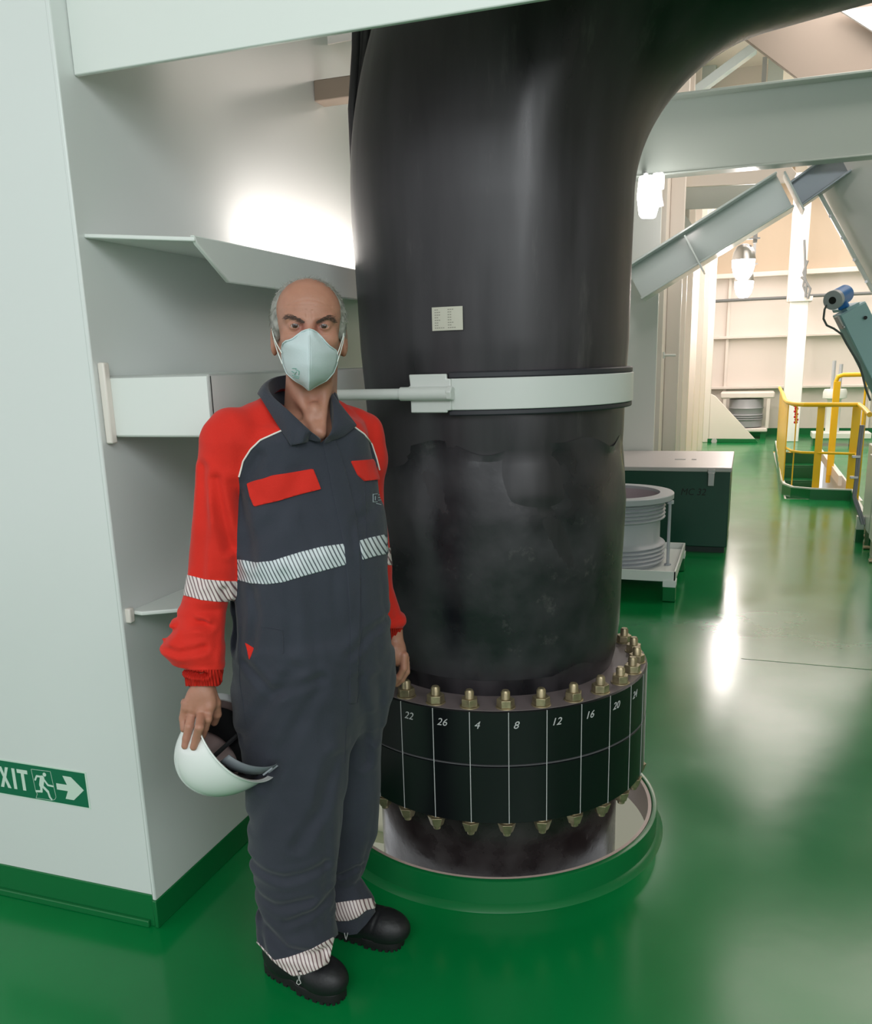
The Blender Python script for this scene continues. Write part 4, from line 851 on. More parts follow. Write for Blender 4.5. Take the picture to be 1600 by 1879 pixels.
# the grey body is one part, each sleeve one part
npmesh('coverall', GX[0], GX[1], FAB, man)
cuffs = []
for sgn, nm in ((-1, 'sleeve'), (1, 'sleeve')):
    x_, y_ = topx(RX[0]); s_ = (x_-575)*sgn; V_, T_, N_ = clip(RX[0], RX[1], s_, RX[2])
    yc = 1229 if sgn < 0 else 1153
    x_, y_ = topx(V_); A_ = clip(V_, T_, yc-y_, N_); o_ = npmesh(nm, A_[0], A_[1], RED, man)
    B_ = clip(V_, T_, y_-yc, N_)
    if len(B_[0]) > 10:
        bx_, by_ = topx(B_[0]); ang = np.arctan2(B_[0][:, 1]-B_[0][:, 1].mean(), B_[0][:, 0]-B_[0][:, 0].mean()); rib = .0012*np.cos(ang*24)
        npmesh('ribbed_cuff', B_[0]+B_[2]*rib[:, None], B_[1], CUFFM, o_)
bvh = BVHTree.FromPolygons([tuple(v) for v in V1], [tuple(t) for t in T1.tolist()])
CL = tol(CO)
def hit(x, y, off=0, bv=None):
    d = RM @ ray(x, y); r = (bv or bvh).ray_cast(Vector(CL), Vector(d))
    if r[0] is None: return None
    return np.array(r[0])+np.array(r[1])*off
def onpath(pts, n=24, off=.0015, bv=None, Df=2.0):
    P = np.array(pts, float); L_ = np.r_[0, np.cumsum(np.hypot(*np.diff(P, axis=0).T))]; out = []
    for s in np.linspace(0, L_[-1], n):
        x = np.interp(s, L_, P[:, 0]); y = np.interp(s, L_, P[:, 1]); q = hit(x, y, off, bv)
        if q is not None and (not out or np.linalg.norm(q-out[-1]) < .06): out.append(q)
    return out
def frontpart(name, poly, off, depth, m, parent=man, base=None, disp=None, front=True):
    B = base or (V1, T1, N1); V_, T_, N_ = B
    x_, y_ = topx(V_); s_ = poly_sd(x_, y_, poly)
    if front: 
        view = V_-CL; view /= np.linalg.norm(view, axis=1)[:, None]; s_ = np.minimum(s_, -(N_*view).sum(1)*60-1)
    A = clip(V_, T_, s_, N_)
    if len(A[1]) == 0: return None
    # keep only the nearest layer: drop triangles hidden behind others
    cen = A[0][A[1]].mean(1); ok = []
    for c in cen:
        d = c-CL; L_ = np.linalg.norm(d); r = bvh.ray_cast(Vector(CL), Vector(d/L_), float(L_-.02)); ok.append(r[0] is None)
    T_ = A[1][np.array(ok)]
    if len(T_) == 0: return None
    lab = np.arange(len(A[0]))
    for _ in range(400):
        m_ = lab[T_].min(1); new = lab.copy(); np.minimum.at(new, T_.ravel(), np.repeat(m_, 3)); new = new[new]
        if (new == lab).all(): break
        lab = new
    l_ = lab[T_[:, 0]]; u_, c_ = np.unique(l_, return_counts=True); T_ = T_[l_ == u_[np.argmax(c_)]]
    us = np.unique(T_); mp = np.full(len(A[0]), -1); mp[us] = np.arange(len(us)); V_, N_, T_ = A[0][us], A[2][us], mp[T_]
    V2, T2 = shell(V_, T_, N_, off, depth); return npmesh(name, V2, T2, m, parent)
# reflective tape: diagonal grey stripes on silver-white
def tape_mat(name, c1, c2, scale, ang):
    m = bpy.data.materials.new(name); m.use_nodes = True; nt = m.node_tree; b = nt.nodes['Principled BSDF']; b.inputs['Roughness'].default_value = .35
    tc = nt.nodes.new('ShaderNodeTexCoord'); sx = nt.nodes.new('ShaderNodeSeparateXYZ'); nt.links.new(tc.outputs['Object'], sx.inputs[0])
    a_ = nt.nodes.new('ShaderNodeMath'); a_.operation = 'MULTIPLY_ADD'; a_.inputs[1].default_value = ang; nt.links.new(sx.outputs[2], a_.inputs[0]); nt.links.new(sx.outputs[0], a_.inputs[2])
    m1 = nt.nodes.new('ShaderNodeMath'); m1.operation = 'MULTIPLY'; m1.inputs[1].default_value = scale; nt.links.new(a_.outputs[0], m1.inputs[0])
    fr = nt.nodes.new('ShaderNodeMath'); fr.operation = 'FRACT'; nt.links.new(m1.outputs[0], fr.inputs[0])
    gt = nt.nodes.new('ShaderNodeMath'); gt.operation = 'GREATER_THAN'; gt.inputs[1].default_value = .66; nt.links.new(fr.outputs[0], gt.inputs[0])
    mx = nt.nodes.new('ShaderNodeMix'); mx.data_type = 'RGBA'; mx.inputs[6].default_value = c1; mx.inputs[7].default_value = c2; nt.links.new(gt.outputs[0], mx.inputs[0]); nt.links.new(mx.outputs[2], b.inputs['Base Color'])
    return m
TAPE = tape_mat('reflective_tape', rgb(205, 212, 216), rgb(84, 90, 98), 118, .42)
TAPE2 = tape_mat('reflective_tape_leg', rgb(222, 208, 206), rgb(120, 92, 96), 118, .35)
base_g = (GX[0], GX[1], GX[2]); base_r = (RX[0], RX[1], RX[2])
frontpart('chest_tape', [(436, 1026), (470, 1032), (500, 1029), (550, 1013), (590, 1003), (636, 997), (638, 1035), (600, 1045), (560, 1056), (520, 1068), (490, 1072), (460, 1070), (436, 1064)], .0018, .003, TAPE, base=base_g)
frontpart('chest_tape', [(659, 992), (680, 986), (709, 980), (712, 1016), (690, 1020), (665, 1027)], .0018, .003, TAPE, base=base_g)
frontpart('sleeve_tape', [(330, 1050), (345, 1055), (376, 1063), (410, 1066), (443, 1067), (440, 1085), (428, 1104), (400, 1104), (370, 1101), (330, 1090)], .0018, .003, TAPE2, base=base_r)
frontpart('sleeve_tape', [(700, 1004), (726, 1006), (728, 1038), (700, 1036)], .0018, .003, TAPE2, base=base_r)
frontpart('hem_tape', [(470, 1726), (479, 1735), (503, 1762), (530, 1756), (570, 1742), (612, 1719), (614, 1735), (605, 1770), (537, 1796), (500, 1772), (470, 1745)], .0018, .003, TAPE2, base=base_g)
frontpart('hem_tape', [(614, 1657), (640, 1653), (682, 1648), (694, 1665), (672, 1670), (655, 1684), (640, 1689), (618, 1690), (614, 1684)], .0018, .003, TAPE2, base=base_g)
frontpart('pocket_flap', [(454, 888), (500, 873), (574, 860), (580, 876), (588, 898), (560, 905), (510, 919), (467, 930), (460, 912)], .005, .006, RED, base=base_g)
frontpart('pocket_flap', [(643, 846), (682, 843), (691, 860), (697, 880), (668, 883), (656, 872)], .005, .006, RED, base=base_g)
frontpart('front_placket', [(592, 814), (600, 850), (609, 900), (620, 950), (631, 1003), (637, 1060), (641, 1120), (643, 1180), (640, 1290), (652, 1290), (657, 1200), (660, 1120), (660, 1060), (659, 1000), (652, 950), (640, 890), (626, 840), (612, 800)], .0028, .004, FAB, base=base_g)
frontpart('pocket_lining', [(450, 1179), (466, 1189), (458, 1211)], .002, .003, RED, base=base_g)
frontpart('chest_pocket', [(476, 926), (580, 900), (598, 985), (596, 1002), (487, 1026), (480, 980)], .0012, .002, FAB, base=base_g) if False else None
# piping
PIPE_ = mat('white_piping', rgb(232, 224, 218), .6)
for pts in ([(518, 790), (500, 798), (478, 808), (460, 824), (446, 846), (438, 875)], [(650, 784), (668, 797), (682, 815), (691, 842), (696, 862)]):
    q = onpath(pts, 26, .0012); g = G(); g.tube(q, .0019, 8); g.out('piping', PIPE_, man, smooth=True)
# seams as thin raised threads of the same cloth
for pts in ([(480, 1150), (500, 1152), (518, 1156), (520, 1196), (518, 1200)], [(668, 885), (672, 985)], [(440, 1150), (440, 1250), (452, 1330)], [(662, 1060), (664, 1150), (660, 1260), (655, 1290)], [(636, 1300), (632, 1400)]):
    q = onpath(pts, 20, .0004)
    if len(q) > 3: g = G(); g.tube(q, .0011, 6); g.out('seam', FAB, man, smooth=True)
LOGO = mat('logo_print', rgb(176, 190, 196), .6)
g = G()
for pts in ([(684, 907), (684, 921)], [(684, 907), (692, 906)], [(684, 921), (692, 921)], [(688, 910), (688, 918)], [(694, 908), (698, 908)], [(694, 913), (698, 913)], [(694, 918), (699, 918)], [(690, 924), (699, 926)]):
    q = onpath(pts, 5, .0008)
    if len(q) > 1: g.tube(q, .0008, 5)
if g.v: g.out('chest_logo', LOGO, man)
# collar
def cat(P, n):
    P = np.array(P, float); m = len(P); out = []
    for s in np.linspace(0, m-1, n):
        i = min(int(s), m-2); t = s-i; p0, p1, p2, p3 = P[max(i-1, 0)], P[i], P[i+1], P[min(i+2, m-1)]
        out.append(.5*((2*p1)+(-p0+p2)*t+(2*p0-5*p1+4*p2-p3)*t*t+(-p0+3*p1-3*p2+p3)*t**3))
    return np.array(out)
def on(x, y, off=.006, D=2.0):
    q = hit(x, y, off); return q if q is not None else LP(x, y, D)
Tc = [LP(590, 810, 1.918), LP(560, 782, 1.925), LP(526, 750, 1.945), LP(500, 726, 1.985), LP(493, 707, 2.05), LP(512, 692, 2.12), LP(560, 688, 2.17), LP(596, 698, 2.11), LP(604, 718, 2.035), LP(611, 752, 1.985), LP(609, 786, 1.95), LP(596, 812, 1.925)]
Oc = [on(583, 806, .004), on(562, 812, .006), on(535, 818, .007), on(533, 819, .007), on(531, 816, .007), on(502, 776, .012), on(480, 738, .012, 1.99), LP(474, 722, 2.06), LP(500, 712, 2.16), LP(560, 710, 2.22), LP(609, 712, 2.13), LP(622, 736, 2.025), on(628, 768, .010), on(649, 782, .007), on(650, 784, .007), on(648, 786, .007), on(628, 802, .006), on(599, 811, .004)]
Tcc, Occ = cat(Tc, 80), cat(Oc, 80)
V = []; F = []; nv = 7
for j in range(nv):
    t = j/(nv-1); mid = Tcc*(1-t)+Occ*t; mid[:, 2] += .010*sin(pi*t)*(1-.5*t); mid[:, 1] -= .006*sin(pi*t); V += [tuple(p) for p in mid]
for j in range(nv-1):
    for i in range(79): F.append((j*80+i, j*80+i+1, (j+1)*80+i+1, (j+1)*80+i))
g = G(); g.add(V, F); co_ = g.out('collar', FAB, man, smooth=True); so = co_.modifiers.new('s', 'SOLIDIFY'); so.thickness = .003; so.offset = 0; sb = co_.modifiers.new('b', 'SUBSURF'); sb.levels = sb.render_levels = 1
cen = np.array([LP(562, 740, 2.06)[0], LP(562, 740, 2.06)[1], 0]); V = []; F = []
for j in range(5):
    t = j/4; q = Tcc.copy(); q[:, :2] = q[:, :2]+(cen[:2]-q[:, :2])*.06*t; q[:, 2] -= .07*t*np.clip(np.minimum(np.arange(80), 79-np.arange(80))/18., 0, 1); V += [tuple(p) for p in q]
for j in range(4):
    for i in range(79): F.append((j*80+i, j*80+i+1, (j+1)*80+i+1, (j+1)*80+i))
g = G(); g.add(V, F); ci = g.out('collar_stand', FAB, co_, smooth=True)

# ================================================================ hard hat in the hand
hc = LP(436, 1356, 1.905)
c45 = .717; cR = RM @ CR; cU = RM @ CU; cF = RM @ ray(436, 1356); cF /= np.linalg.norm(cF); e1 = (.62*cR-.785*cU)*cos(radians(12))-cF*sin(radians(12)); e3 = (-.785*cR-.62*cU)*cos(radians(16))+cF*sin(radians(16)); e3 /= np.linalg.norm(e3); e1 -= e3*(e1@e3); e1 /= np.linalg.norm(e1); e2 = np.cross(e3, e1)
hat = thing('hard_hat', 'white hard hat held upside down by its rim in the man\'s hand', 'helmet', tuple(hc @ RM+OM), rz=YAW)
HW = mat('hat_white', rgb(240, 242, 240), .16, coat=.4)
A1, A2, A3 = .114, .128, .160
def hp3(u, v, w): return e1*u+e2*v+e3*w
def dome(a1, a2, a3, n=72, m=28, rim=True, ridge_=True):
    V = []; F = []
    for j in range(m+1):
        t = j/m*pi/2
        for k in range(n):
            p = 2*pi*k/n; ct = cos(t)**.85; u = a1*ct*cos(p); v = a2*ct*sin(p); w_ = a3*sin(t)
            if ridge_: w_ += .004*math.exp(-(v/.014)**2)*sin(t)
            V.append(hp3(u, v, w_))
    for j in range(m):
        for k in range(n): F.append((j*n+k, j*n+(k+1) % n, (j+1)*n+(k+1) % n, (j+1)*n+k))
    return V, F
V, F = dome(A1, A2, A3); n = 72
base = len(V)
for (s_, w_) in ((1.035, -.002), (1.07, -.006), (1.075, -.010), (1.06, -.010)):
    for k in range(n):
        p = 2*pi*k/n; ex_ = 1+(.06*max(0, sin(p))**3); V.append(hp3(A1*s_*ex_*cos(p), A2*s_*sin(p), w_))
for j in range(4):
    for k in range(n):
        a_ = (k if j == 0 else base+(j-1)*n+k); b_ = ((k+1) % n if j == 0 else base+(j-1)*n+(k+1) % n); F.append((a_, b_, base+j*n+(k+1) % n, base+j*n+k))
g = G(); g.add(V, F); sh_ = g.out('shell', HW, hat, smooth=True); so = sh_.modifiers.new('s', 'SOLIDIFY'); so.thickness = .003; so.offset = -1
V, F = dome(A1-.005, A2-.005, A3-.006, ridge_=False); g = G(); g.add(V, F); g.out('inner_shell', mat('hat_inner', rgb(150, 128, 124), .6), hat, smooth=True)
V = []; F = []
for j, (w_, s_) in enumerate(((.012, .90), (.045, .84), (.08, .70))):
    for k in range(n): p = 2*pi*k/n; V.append(hp3((A1-.006)*s_*cos(p), (A2-.006)*s_*sin(p), w_))
for j in range(2):
    for k in range(n): F.append((j*n+k, j*n+(k+1) % n, (j+1)*n+(k+1) % n, (j+1)*n+k))
g = G(); g.add(V, F); o_ = g.out('liner', mat('liner_black', rgb(14, 14, 16), .7), hat, smooth=True); so = o_.modifiers.new('s', 'SOLIDIFY'); so.thickness = .004
# rear adjustment strap sticking out of the opening
ST = mat('strap_grey', rgb(112, 118, 124), .45)
pts = []
for t in np.linspace(-1.25, 1.25, 30):
    pts.append((.104*cos(t)*1.0, .098*sin(t)))
V = []; F = []
for (u_, v_) in pts:
    lift = -.030*cos((v_/.098)*pi/2)
    V += [tuple(hp3(u_, v_, lift-.013)), tuple(hp3(u_, v_, lift+.016))]
for i in range(29): F.append((2*i, 2*i+1, 2*i+3, 2*i+2))
g = G(); g.add(V, F); o_ = g.out('head_strap', ST, hat, smooth=True); so = o_.modifiers.new('s', 'SOLIDIFY'); so.thickness = .0025
g = G()
for i in (13, 16): 
    a_, b_ = Vector(V[2*i]), Vector(V[2*i+1]); nrm = Vector(e1)*.003; g.bar(a_+nrm, b_+nrm, .004, .004, Vector(e1))
g.out('strap_buckle', mat('strap_light', rgb(150, 156, 162), .4), o_)
for t in (-.9, -.3, .5, 1.1):
    g = G(); P = [hp3(.1*cos(t*2)*(1-s)*1.0, .08*sin(t*2)*(1-s), .02+.08*sin(s*pi/2)) for s in np.linspace(0, 1, 8)]; g.tube(P, .006, 6); g.out('cradle_strap', mat('cradle_black', rgb(20, 20, 22), .7), hat, smooth=True)

HB = BVHTree.FromPolygons([tuple(Vector(v.co)+Vector(hc)) for v in sh_.data.vertices], [tuple(p.vertices) for p in sh_.data.polygons])
def HDp(x, y, off=0, dflt=1.85): # distance of the hat surface seen at a picture point, less a clearance
    q = hit(x, y, 0, HB); return float(((q @ RM)+OM) @ HD)-off if q is not None else dflt
0 and print('HATD', [(p, round(HDp(*p), 3)) for p in ((340, 1300), (340, 1338), (341, 1355), (339, 1368), (347, 1333), (366, 1335), (360, 1356), (355, 1369), (380, 1320), (374, 1336), (368, 1350), (393, 1325), (397, 1310), (480, 1420))])
0 and print('LEGD', [hit(x, y) is not None and round(float(((hit(x, y) @ RM)+OM) @ HD), 3) for x, y in ((460, 1400), (480, 1420), (500, 1430))])

# ---- body: head, neck, trunk, arms, hands in one surface
E0 = LP(567, 600, 2.02)           # between the eyes, mid-head depth
_y = radians(8.3); _t = radians(2.0)
RH = np.array([[cos(_t), 0, -sin(_t)], [0, 1, 0], [sin(_t), 0, cos(_t)]]) @ np.array([[cos(_y), sin(_y), 0], [-sin(_y), cos(_y), 0], [0, 0, 1]])   # man frame -> head frame
def headf(P0):
    P = (P0-E0) @ RH.T
    x, y, z = P[:, 0], P[:, 1], P[:, 2]; ax = np.abs(x); Pm = np.stack([ax, y, z], 1)
    f = ell(P, (0, .012, .028), (.0725, .092, .072))
    f = smin(f, ell(P, (0, -.035, .03), (.060, .045, .062)), .03)          # forehead
    f = smin(f, ell(P, (0, -.028, -.045), (.060, .056, .080)), .03)        # mid face
    f = smin(f, ell(P, (0, -.040, -.092), (.034, .034, .030)), .03)        # chin
    f = smin(f, cone(Pm, (.052, .005, -.045), (.030, -.035, -.095), .017, .015), .025) # jaw
    f = smin(f, ell(Pm, (.040, -.058, -.028), (.020, .016, .016)), .02)    # cheekbone
    f = smin(f, cone(Pm, (.010, -.081, .013), (.044, -.068, .014), .0075, .007), .012)   # brow ridge
    f = smax(f, -ell(Pm, (.0305, -.090, -.002), (.0165, .016, .0105)), .010)     # socket
    f = smin(f, cone(P, (0, -.079, .006), (0, -.098, -.030), .0085, .011), .012)  # nose
    f = smin(f, ell(Pm, (.010, -.095, -.034), (.009, .010, .008)), .006)
    f = smin(f, ell(P, (0, -.082, -.064), (.024, .012, .012)), .012)
    # eyeball cover and lids
    e = ell(Pm, (.0305, -.0705, -.001), (.0150, .0135, .0125)); f = smin(f, e, .004)
    f = smax(f, -ell(Pm, (.0305, -.086, -.0016), (.0128, .012, .0041)), .0012)
    # eye bags, lines
    f = f+.0010*np.exp(-((z+.0165-.1*(ax-.03))/.0018)**2)*(np.abs(ax-.031) < .017)*(y < -.05)
    f = f+.0008*np.exp(-((z-.052+.4*x*x/.06)/.0016)**2)*(y < -.05)+.0008*np.exp(-((z-.040)/.0016)**2)*(y < -.05)*(ax < .05)+.0012*np.exp(-((ax-.006)/.0013)**2)*(np.abs(z-.022) < .010)*(y < -.05)
    # ears
    er = ell(Pm, (.0775, .012, -.030), (.010, .019, .033)); er = smax(er, -ell(Pm, (.087, .004, -.026), (.008, .011, .020)), .006); f = smin(f, er, .006)
    return f
NK0 = E0+np.array([.0, .035, -.06]); NK1 = LP(568, 790, 2.075)
SKT = rows_px([(772, 500, 622, 2.045, .72), (800, 474, 650, 2.045, .66), (840, 462, 664, 2.045, .56), (900, 462, 670, 2.045, .56), (1050, 460, 680, 2.04, .6), (1220, 478, 680, 2.05, .55), (1290, 505, 660, 2.06, .5)], PSI)
# right hand (viewer's left) laid over the hard hat
W0 = LP(373, 1262, 1.915); W1 = LP(371, 1240, 1.915)
def H_(x, y, D): return LP(x, y, D)
def FD(x, y): return min(HDp(x, y, .006), 1.835)
def hand_right(P):
    f = cone(P, LP(372, 1215, 1.870), LP(373, 1262, 1.865), .023, .026)
    f = smin(f, ell(P, LP(368, 1288, 1.848), (.036, .017, .036)), .018)
    for (x, y, D) in ((340, 1290, 1.865), (353, 1303, 1.845), (370, 1305, 1.838), (385, 1298, 1.840)): f = smin(f, ell(P, LP(x, y, D), (.0105, .0105, .0115)), .008)
    for pts, rs in (([(341, 1291, 1.845), (336, 1318, 1.845), (337, 1338, FD(337, 1338))], (.0100, .0090, .0078)),
                    ([(353, 1304, 1.850), (347, 1333, FD(347, 1333)-.010), (342, 1355, FD(342, 1355)-.003), (339, 1369, FD(339, 1369))], (.0105, .0098, .0090, .0078)),
                    ([(370, 1306, 1.844), (366, 1335, FD(366, 1335)-.010), (360, 1356, FD(360, 1356)-.003), (355, 1371, FD(355, 1371))], (.0108, .0102, .0092, .0080)),
                    ([(384, 1299, 1.846), (381, 1320, 1.828), (376, 1336, FD(376, 1336)-.003), (372, 1350, FD(372, 1350))], (.0105, .0098, .0088, .0078))):
        f = smin(f, chain(P, [LP(*p) for p in pts], rs, .003), .0035)
    th = chain(P, [LP(385, 1270, 1.865), LP(395, 1290, 1.865), LP(397, 1310, 1.875), LP(393, 1325, 1.890)], (.015, .0125, .0115, .0095), .004); f = smin(f, th, .008)
    for x0_, x1_ in ((356, 353), (366, 370), (378, 384), (346, 341)): f = smin(f, cone(P, LP(x0_+6, 1268, 1.848), LP(x1_, 1300, 1.839), .0035, .004), .010)   # tendons
    return f
def hand_left(P):
    f = cone(P, LP(722, 1150, 2.215), LP(724, 1180, 2.21), .024, .024)
    f = smin(f, ell(P, LP(730, 1200, 2.205), (.024, .032, .034)), .016)
    for (x, y, D) in ((743, 1203, 2.185), (746, 1210, 2.20), (744, 1214, 2.222)): f = smin(f, ell(P, LP(x, y, D), (.010, .010, .010)), .007)
    for pts, rs in (([(741, 1203, 2.182), (741, 1226, 2.176), (732, 1243, 2.180), (724, 1254, 2.186)], (.0108, .0098, .0090, .0076)),
                    ([(744, 1210, 2.202), (746, 1232, 2.200), (737, 1247, 2.202), (728, 1256, 2.206)], (.0108, .0098, .0090, .0076)),
                    ([(742, 1214, 2.222), (744, 1234, 2.222), (736, 1248, 2.224), (728, 1255, 2.226)], (.0104, .0094, .0086, .0074)),
                    ([(738, 1214, 2.240), (738, 1230, 2.242), (732, 1242, 2.242), (726, 1249, 2.242)], (.0098, .0088, .0080, .0070))):
        f = smin(f, chain(P, [LP(*p) for p in pts], rs, .003), .004)
    th = chain(P, [LP(723, 1190, 2.19), LP(717, 1210, 2.175), LP(716, 1228, 2.172), LP(719, 1243, 2.176)], (.015, .0125, .0110, .0092), .004)
    return smin(f, th, .008)
def bodyf(P):
    f = smin(headf(P), cone(P, NK0, NK1, .057, .062), .022)
    a_ = P-E0
    f = smin(f, cone(P, LP(540, 705, 2.02), LP(578, 790, 1.965), .008, .006), .035); f = smin(f, cone(P, LP(598, 705, 2.02), LP(592, 795, 1.965), .008, .006), .035)  # neck cords
    f = smin(f, ell(P, LP(577, 752, 1.985), (.012, .012, .015)), .015)
    f = smin(f, loft(P, SKT, PSI), .03)
    f = smin(f, cone(P, SHR, LP(386, 1090, 1.925), .040, .034), .03); f = smin(f, cone(P, LP(386, 1090, 1.925), LP(372, 1225, 1.87), .034, .026), .02)
    f = smin(f, cone(P, SHL, LP(685, 1080, 2.23), .035, .030), .03); f = smin(f, cone(P, LP(685, 1080, 2.23), LP(718, 1160, 2.22), .030, .024), .02)
    f = smin(f, cone(P, LP(550, 1310, 2.0), LP(548, 1500, 1.975), .06, .05), .03); f = smin(f, cone(P, LP(548, 1500, 1.975), LP(530, 1735, 2.0), .055, .038), .02)
    f = smin(f, cone(P, LP(640, 1310, 2.12), LP(646, 1480, 2.13), .05, .044), .02); f = smin(f, cone(P, LP(646, 1480, 2.13), LP(632, 1670, 2.13), .046, .030), .02)
    f = smin(f, hand_right(P), .006); f = smin(f, hand_left(P), .006)
    return f
zE = E0[2]; xe = E0[0]
xs = axis([(-.33, -.17, .0021), (-.17, xe-.09, .005), (xe-.09, xe+.09, .0016), (xe+.09, .12, .005), (.12, .28, .0022)])
ys = axis([(-.235, -.085, .0021), (-.085, -.03, .0018), (-.03, .24, .0030), (.24, .30, .005)])
zs = axis([(.06, .58, .008), (.58, .86, .0021), (.86, 1.32, .008), (1.32, zE-.05, .0035), (zE-.05, zE+.05, .0014), (zE+.05, zE+.12, .0025)])
bV, bQ = mesh_sdf(bodyf, xs, ys, zs)
bT = tri(bQ); bV = laplace(bV, bT, 1, .4)
SKIN = bpy.data.materials.new('skin'); SKIN.use_nodes = True
nt = SKIN.node_tree; b = nt.nodes['Principled BSDF']; b.inputs['Roughness'].default_value = .48; b.inputs['Subsurface Weight'].default_value = .12; b.inputs['Subsurface Radius'].default_value = (.012, .004, .002); b.inputs['Subsurface Scale'].default_value = 1
tc = nt.nodes.new('ShaderNodeTexCoord'); n1 = nt.nodes.new('ShaderNodeTexNoise'); n1.inputs['Scale'].default_value = 38; n1.inputs['Detail'].default_value = 4; nt.links.new(tc.outputs['Object'], n1.inputs[0])
mx = nt.nodes.new('ShaderNodeMix'); mx.data_type = 'RGBA'; mx.inputs[6].default_value = rgb(164, 112, 92); mx.inputs[7].default_value = rgb(184, 134, 112); nt.links.new(n1.outputs[0], mx.inputs[0])
# reddish eye surrounds are a property of the skin
vm = nt.nodes.new('ShaderNodeVectorMath'); vm.operation = 'DISTANCE'; vm.inputs[1].default_value = tuple(E0+np.array([-.018, -.085, -.004]) @ RH); nt.links.new(tc.outputs['Object'], vm.inputs[0])
vm2 = nt.nodes.new('ShaderNodeVectorMath'); vm2.operation = 'DISTANCE'; vm2.inputs[1].default_value = tuple(E0+np.array([.018, -.085, -.004]) @ RH); nt.links.new(tc.outputs['Object'], vm2.inputs[0])
mn = nt.nodes.new('ShaderNodeMath'); mn.operation = 'MINIMUM'; nt.links.new(vm.outputs['Value'], mn.inputs[0]); nt.links.new(vm2.outputs['Value'], mn.inputs[1])
mr = nt.nodes.new('ShaderNodeMapRange'); mr.inputs[1].default_value = .006; mr.inputs[2].default_value = .022; mr.inputs[3].default_value = .55; mr.inputs[4].default_value = 0; nt.links.new(mn.outputs[0], mr.inputs[0])
mx2 = nt.nodes.new('ShaderNodeMix'); mx2.data_type = 'RGBA'; mx2.inputs[7].default_value = rgb(140, 72, 66); nt.links.new(mr.outputs[0], mx2.inputs[0]); nt.links.new(mx.outputs[2], mx2.inputs[6]); nt.links.new(mx2.outputs[2], b.inputs['Base Color'])
bp = nt.nodes.new('ShaderNodeBump'); bp.inputs['Strength'].default_value = .25; bp.inputs['Distance'].default_value = .002; n3 = nt.nodes.new('ShaderNodeTexNoise'); n3.inputs['Scale'].default_value = 160; nt.links.new(tc.outputs['Object'], n3.inputs[0]); nt.links.new(n3.outputs[0], bp.inputs['Height']); nt.links.new(bp.outputs[0], b.inputs['Normal'])
npmesh('body', bV, bT, SKIN, man)
bb = BVHTree.FromPolygons([tuple(v) for v in bV], [tuple(t) for t in bT.tolist()])
# eyes
EYEW = mat('eye_white', rgb(160, 142, 134), .25); IRIS = mat('iris_brown', rgb(58, 36, 26), .15); BLK = mat('pupil', rgb(6, 5, 5), .1)
for s in (-1, 1):
    c = np.array([s*.0305, -.0705, -.001]) @ RH+E0
    g = G(); g.lathe([(.0122*sin(t), -.0122*cos(t)) for t in np.linspace(.001, pi-.001, 20)], 32, tuple(c), Matrix.Rotation(radians(-90), 4, 'X')); ey = g.out('eyeball', EYEW, man, smooth=True)
    MH = Matrix([list(r) for r in RH]).transposed().to_4x4(); f0 = Vector(c)+Vector(np.array([0, -.0117, .0003]) @ RH); g = G(); g.lathe([(.0001, .0010), (.003, .0008), (.0058, -.0002), (.0062, -.0014)], 24, tuple(f0), MH @ Matrix.Rotation(radians(90), 4, 'X')); g.out('iris', IRIS, ey, smooth=True)
    g = G(); g.lathe([(.0001, .0014), (.0018, .0012), (.0024, .0006)], 16, tuple(f0), MH @ Matrix.Rotation(radians(90), 4, 'X')); g.out('pupil', BLK, ey, smooth=True)
# hair: side and back growth, thin on top
HAIR = mat('grey_hair', rgb(150, 148, 142), .55, var=.25, vscale=60); BROW = mat('eyebrow_hair', rgb(84, 66, 58), .6)
def hairf(P0):
    P = (P0-E0) @ RH.T; Pm = np.stack([np.abs(P[:, 0]), P[:, 1], P[:, 2]], 1)
    f = ell(P, (0, .018, .024), (.0835, .092, .081)); f = smin(f, ell(Pm, (.070, .005, -.002), (.011, .030, .036)), .01)
    f = smax(f, -ell(P, (0, -.06, .008), (.0610, .125, .082)), .006); f = smax(f, -.045-P[:, 1]-.25*(P[:, 2]-.02), .004); f = smax(f, -.050-P[:, 2]+.2*(Pm[:, 0] > 9), .01)
    f = smax(f, -ell(P, (0, .0, -.06), (.2, .022, .040)), .004)
    return f+noise(P0*140)*.0018
hV, hQ = mesh_sdf(hairf, axis([(xe-.11, xe+.11, .0025)]), axis([(-.09, .19, .0025)]), axis([(zE-.09, zE+.13, .0025)]))
hT = tri(hQ); hN = vnormals(hV, hT); hr = npmesh('hair', hV, hT, HAIR, man)
view = hV-CL; view /= np.linalg.norm(view, axis=1)[:, None]
cand = np.where((np.abs(hV[:, 0]-xe) > .03) | (hV[:, 2] > zE+.05))[0]
g = G(); rs_ = np.random.RandomState(3)
def strand(g, p, d, L_, r, curl, grav):
    pts = []; q = p.copy(); v = d.copy()
    for k in range(5): pts.append(q.copy()); q = q+v*L_/4; v = v+grav; v /= np.linalg.norm(v)
    rr2 = [r, r, r*.8, r*.5, r*.15]; t0 = (pts[-1]-pts[0]); t0 /= np.linalg.norm(t0)+1e-9; u = np.cross(t0, [0.3, .5, .8]); u /= np.linalg.norm(u)+1e-9; w2 = np.cross(t0, u); V = []
    for q, r_ in zip(pts, rr2):
        for k in range(3): V.append(q+(u*cos(2.1*k)+w2*sin(2.1*k))*r_)
    F = [(i*3+k, i*3+(k+1) % 3, i*3+3+(k+1) % 3, i*3+3+k) for i in range(4) for k in range(3)]; g.add(V, F)
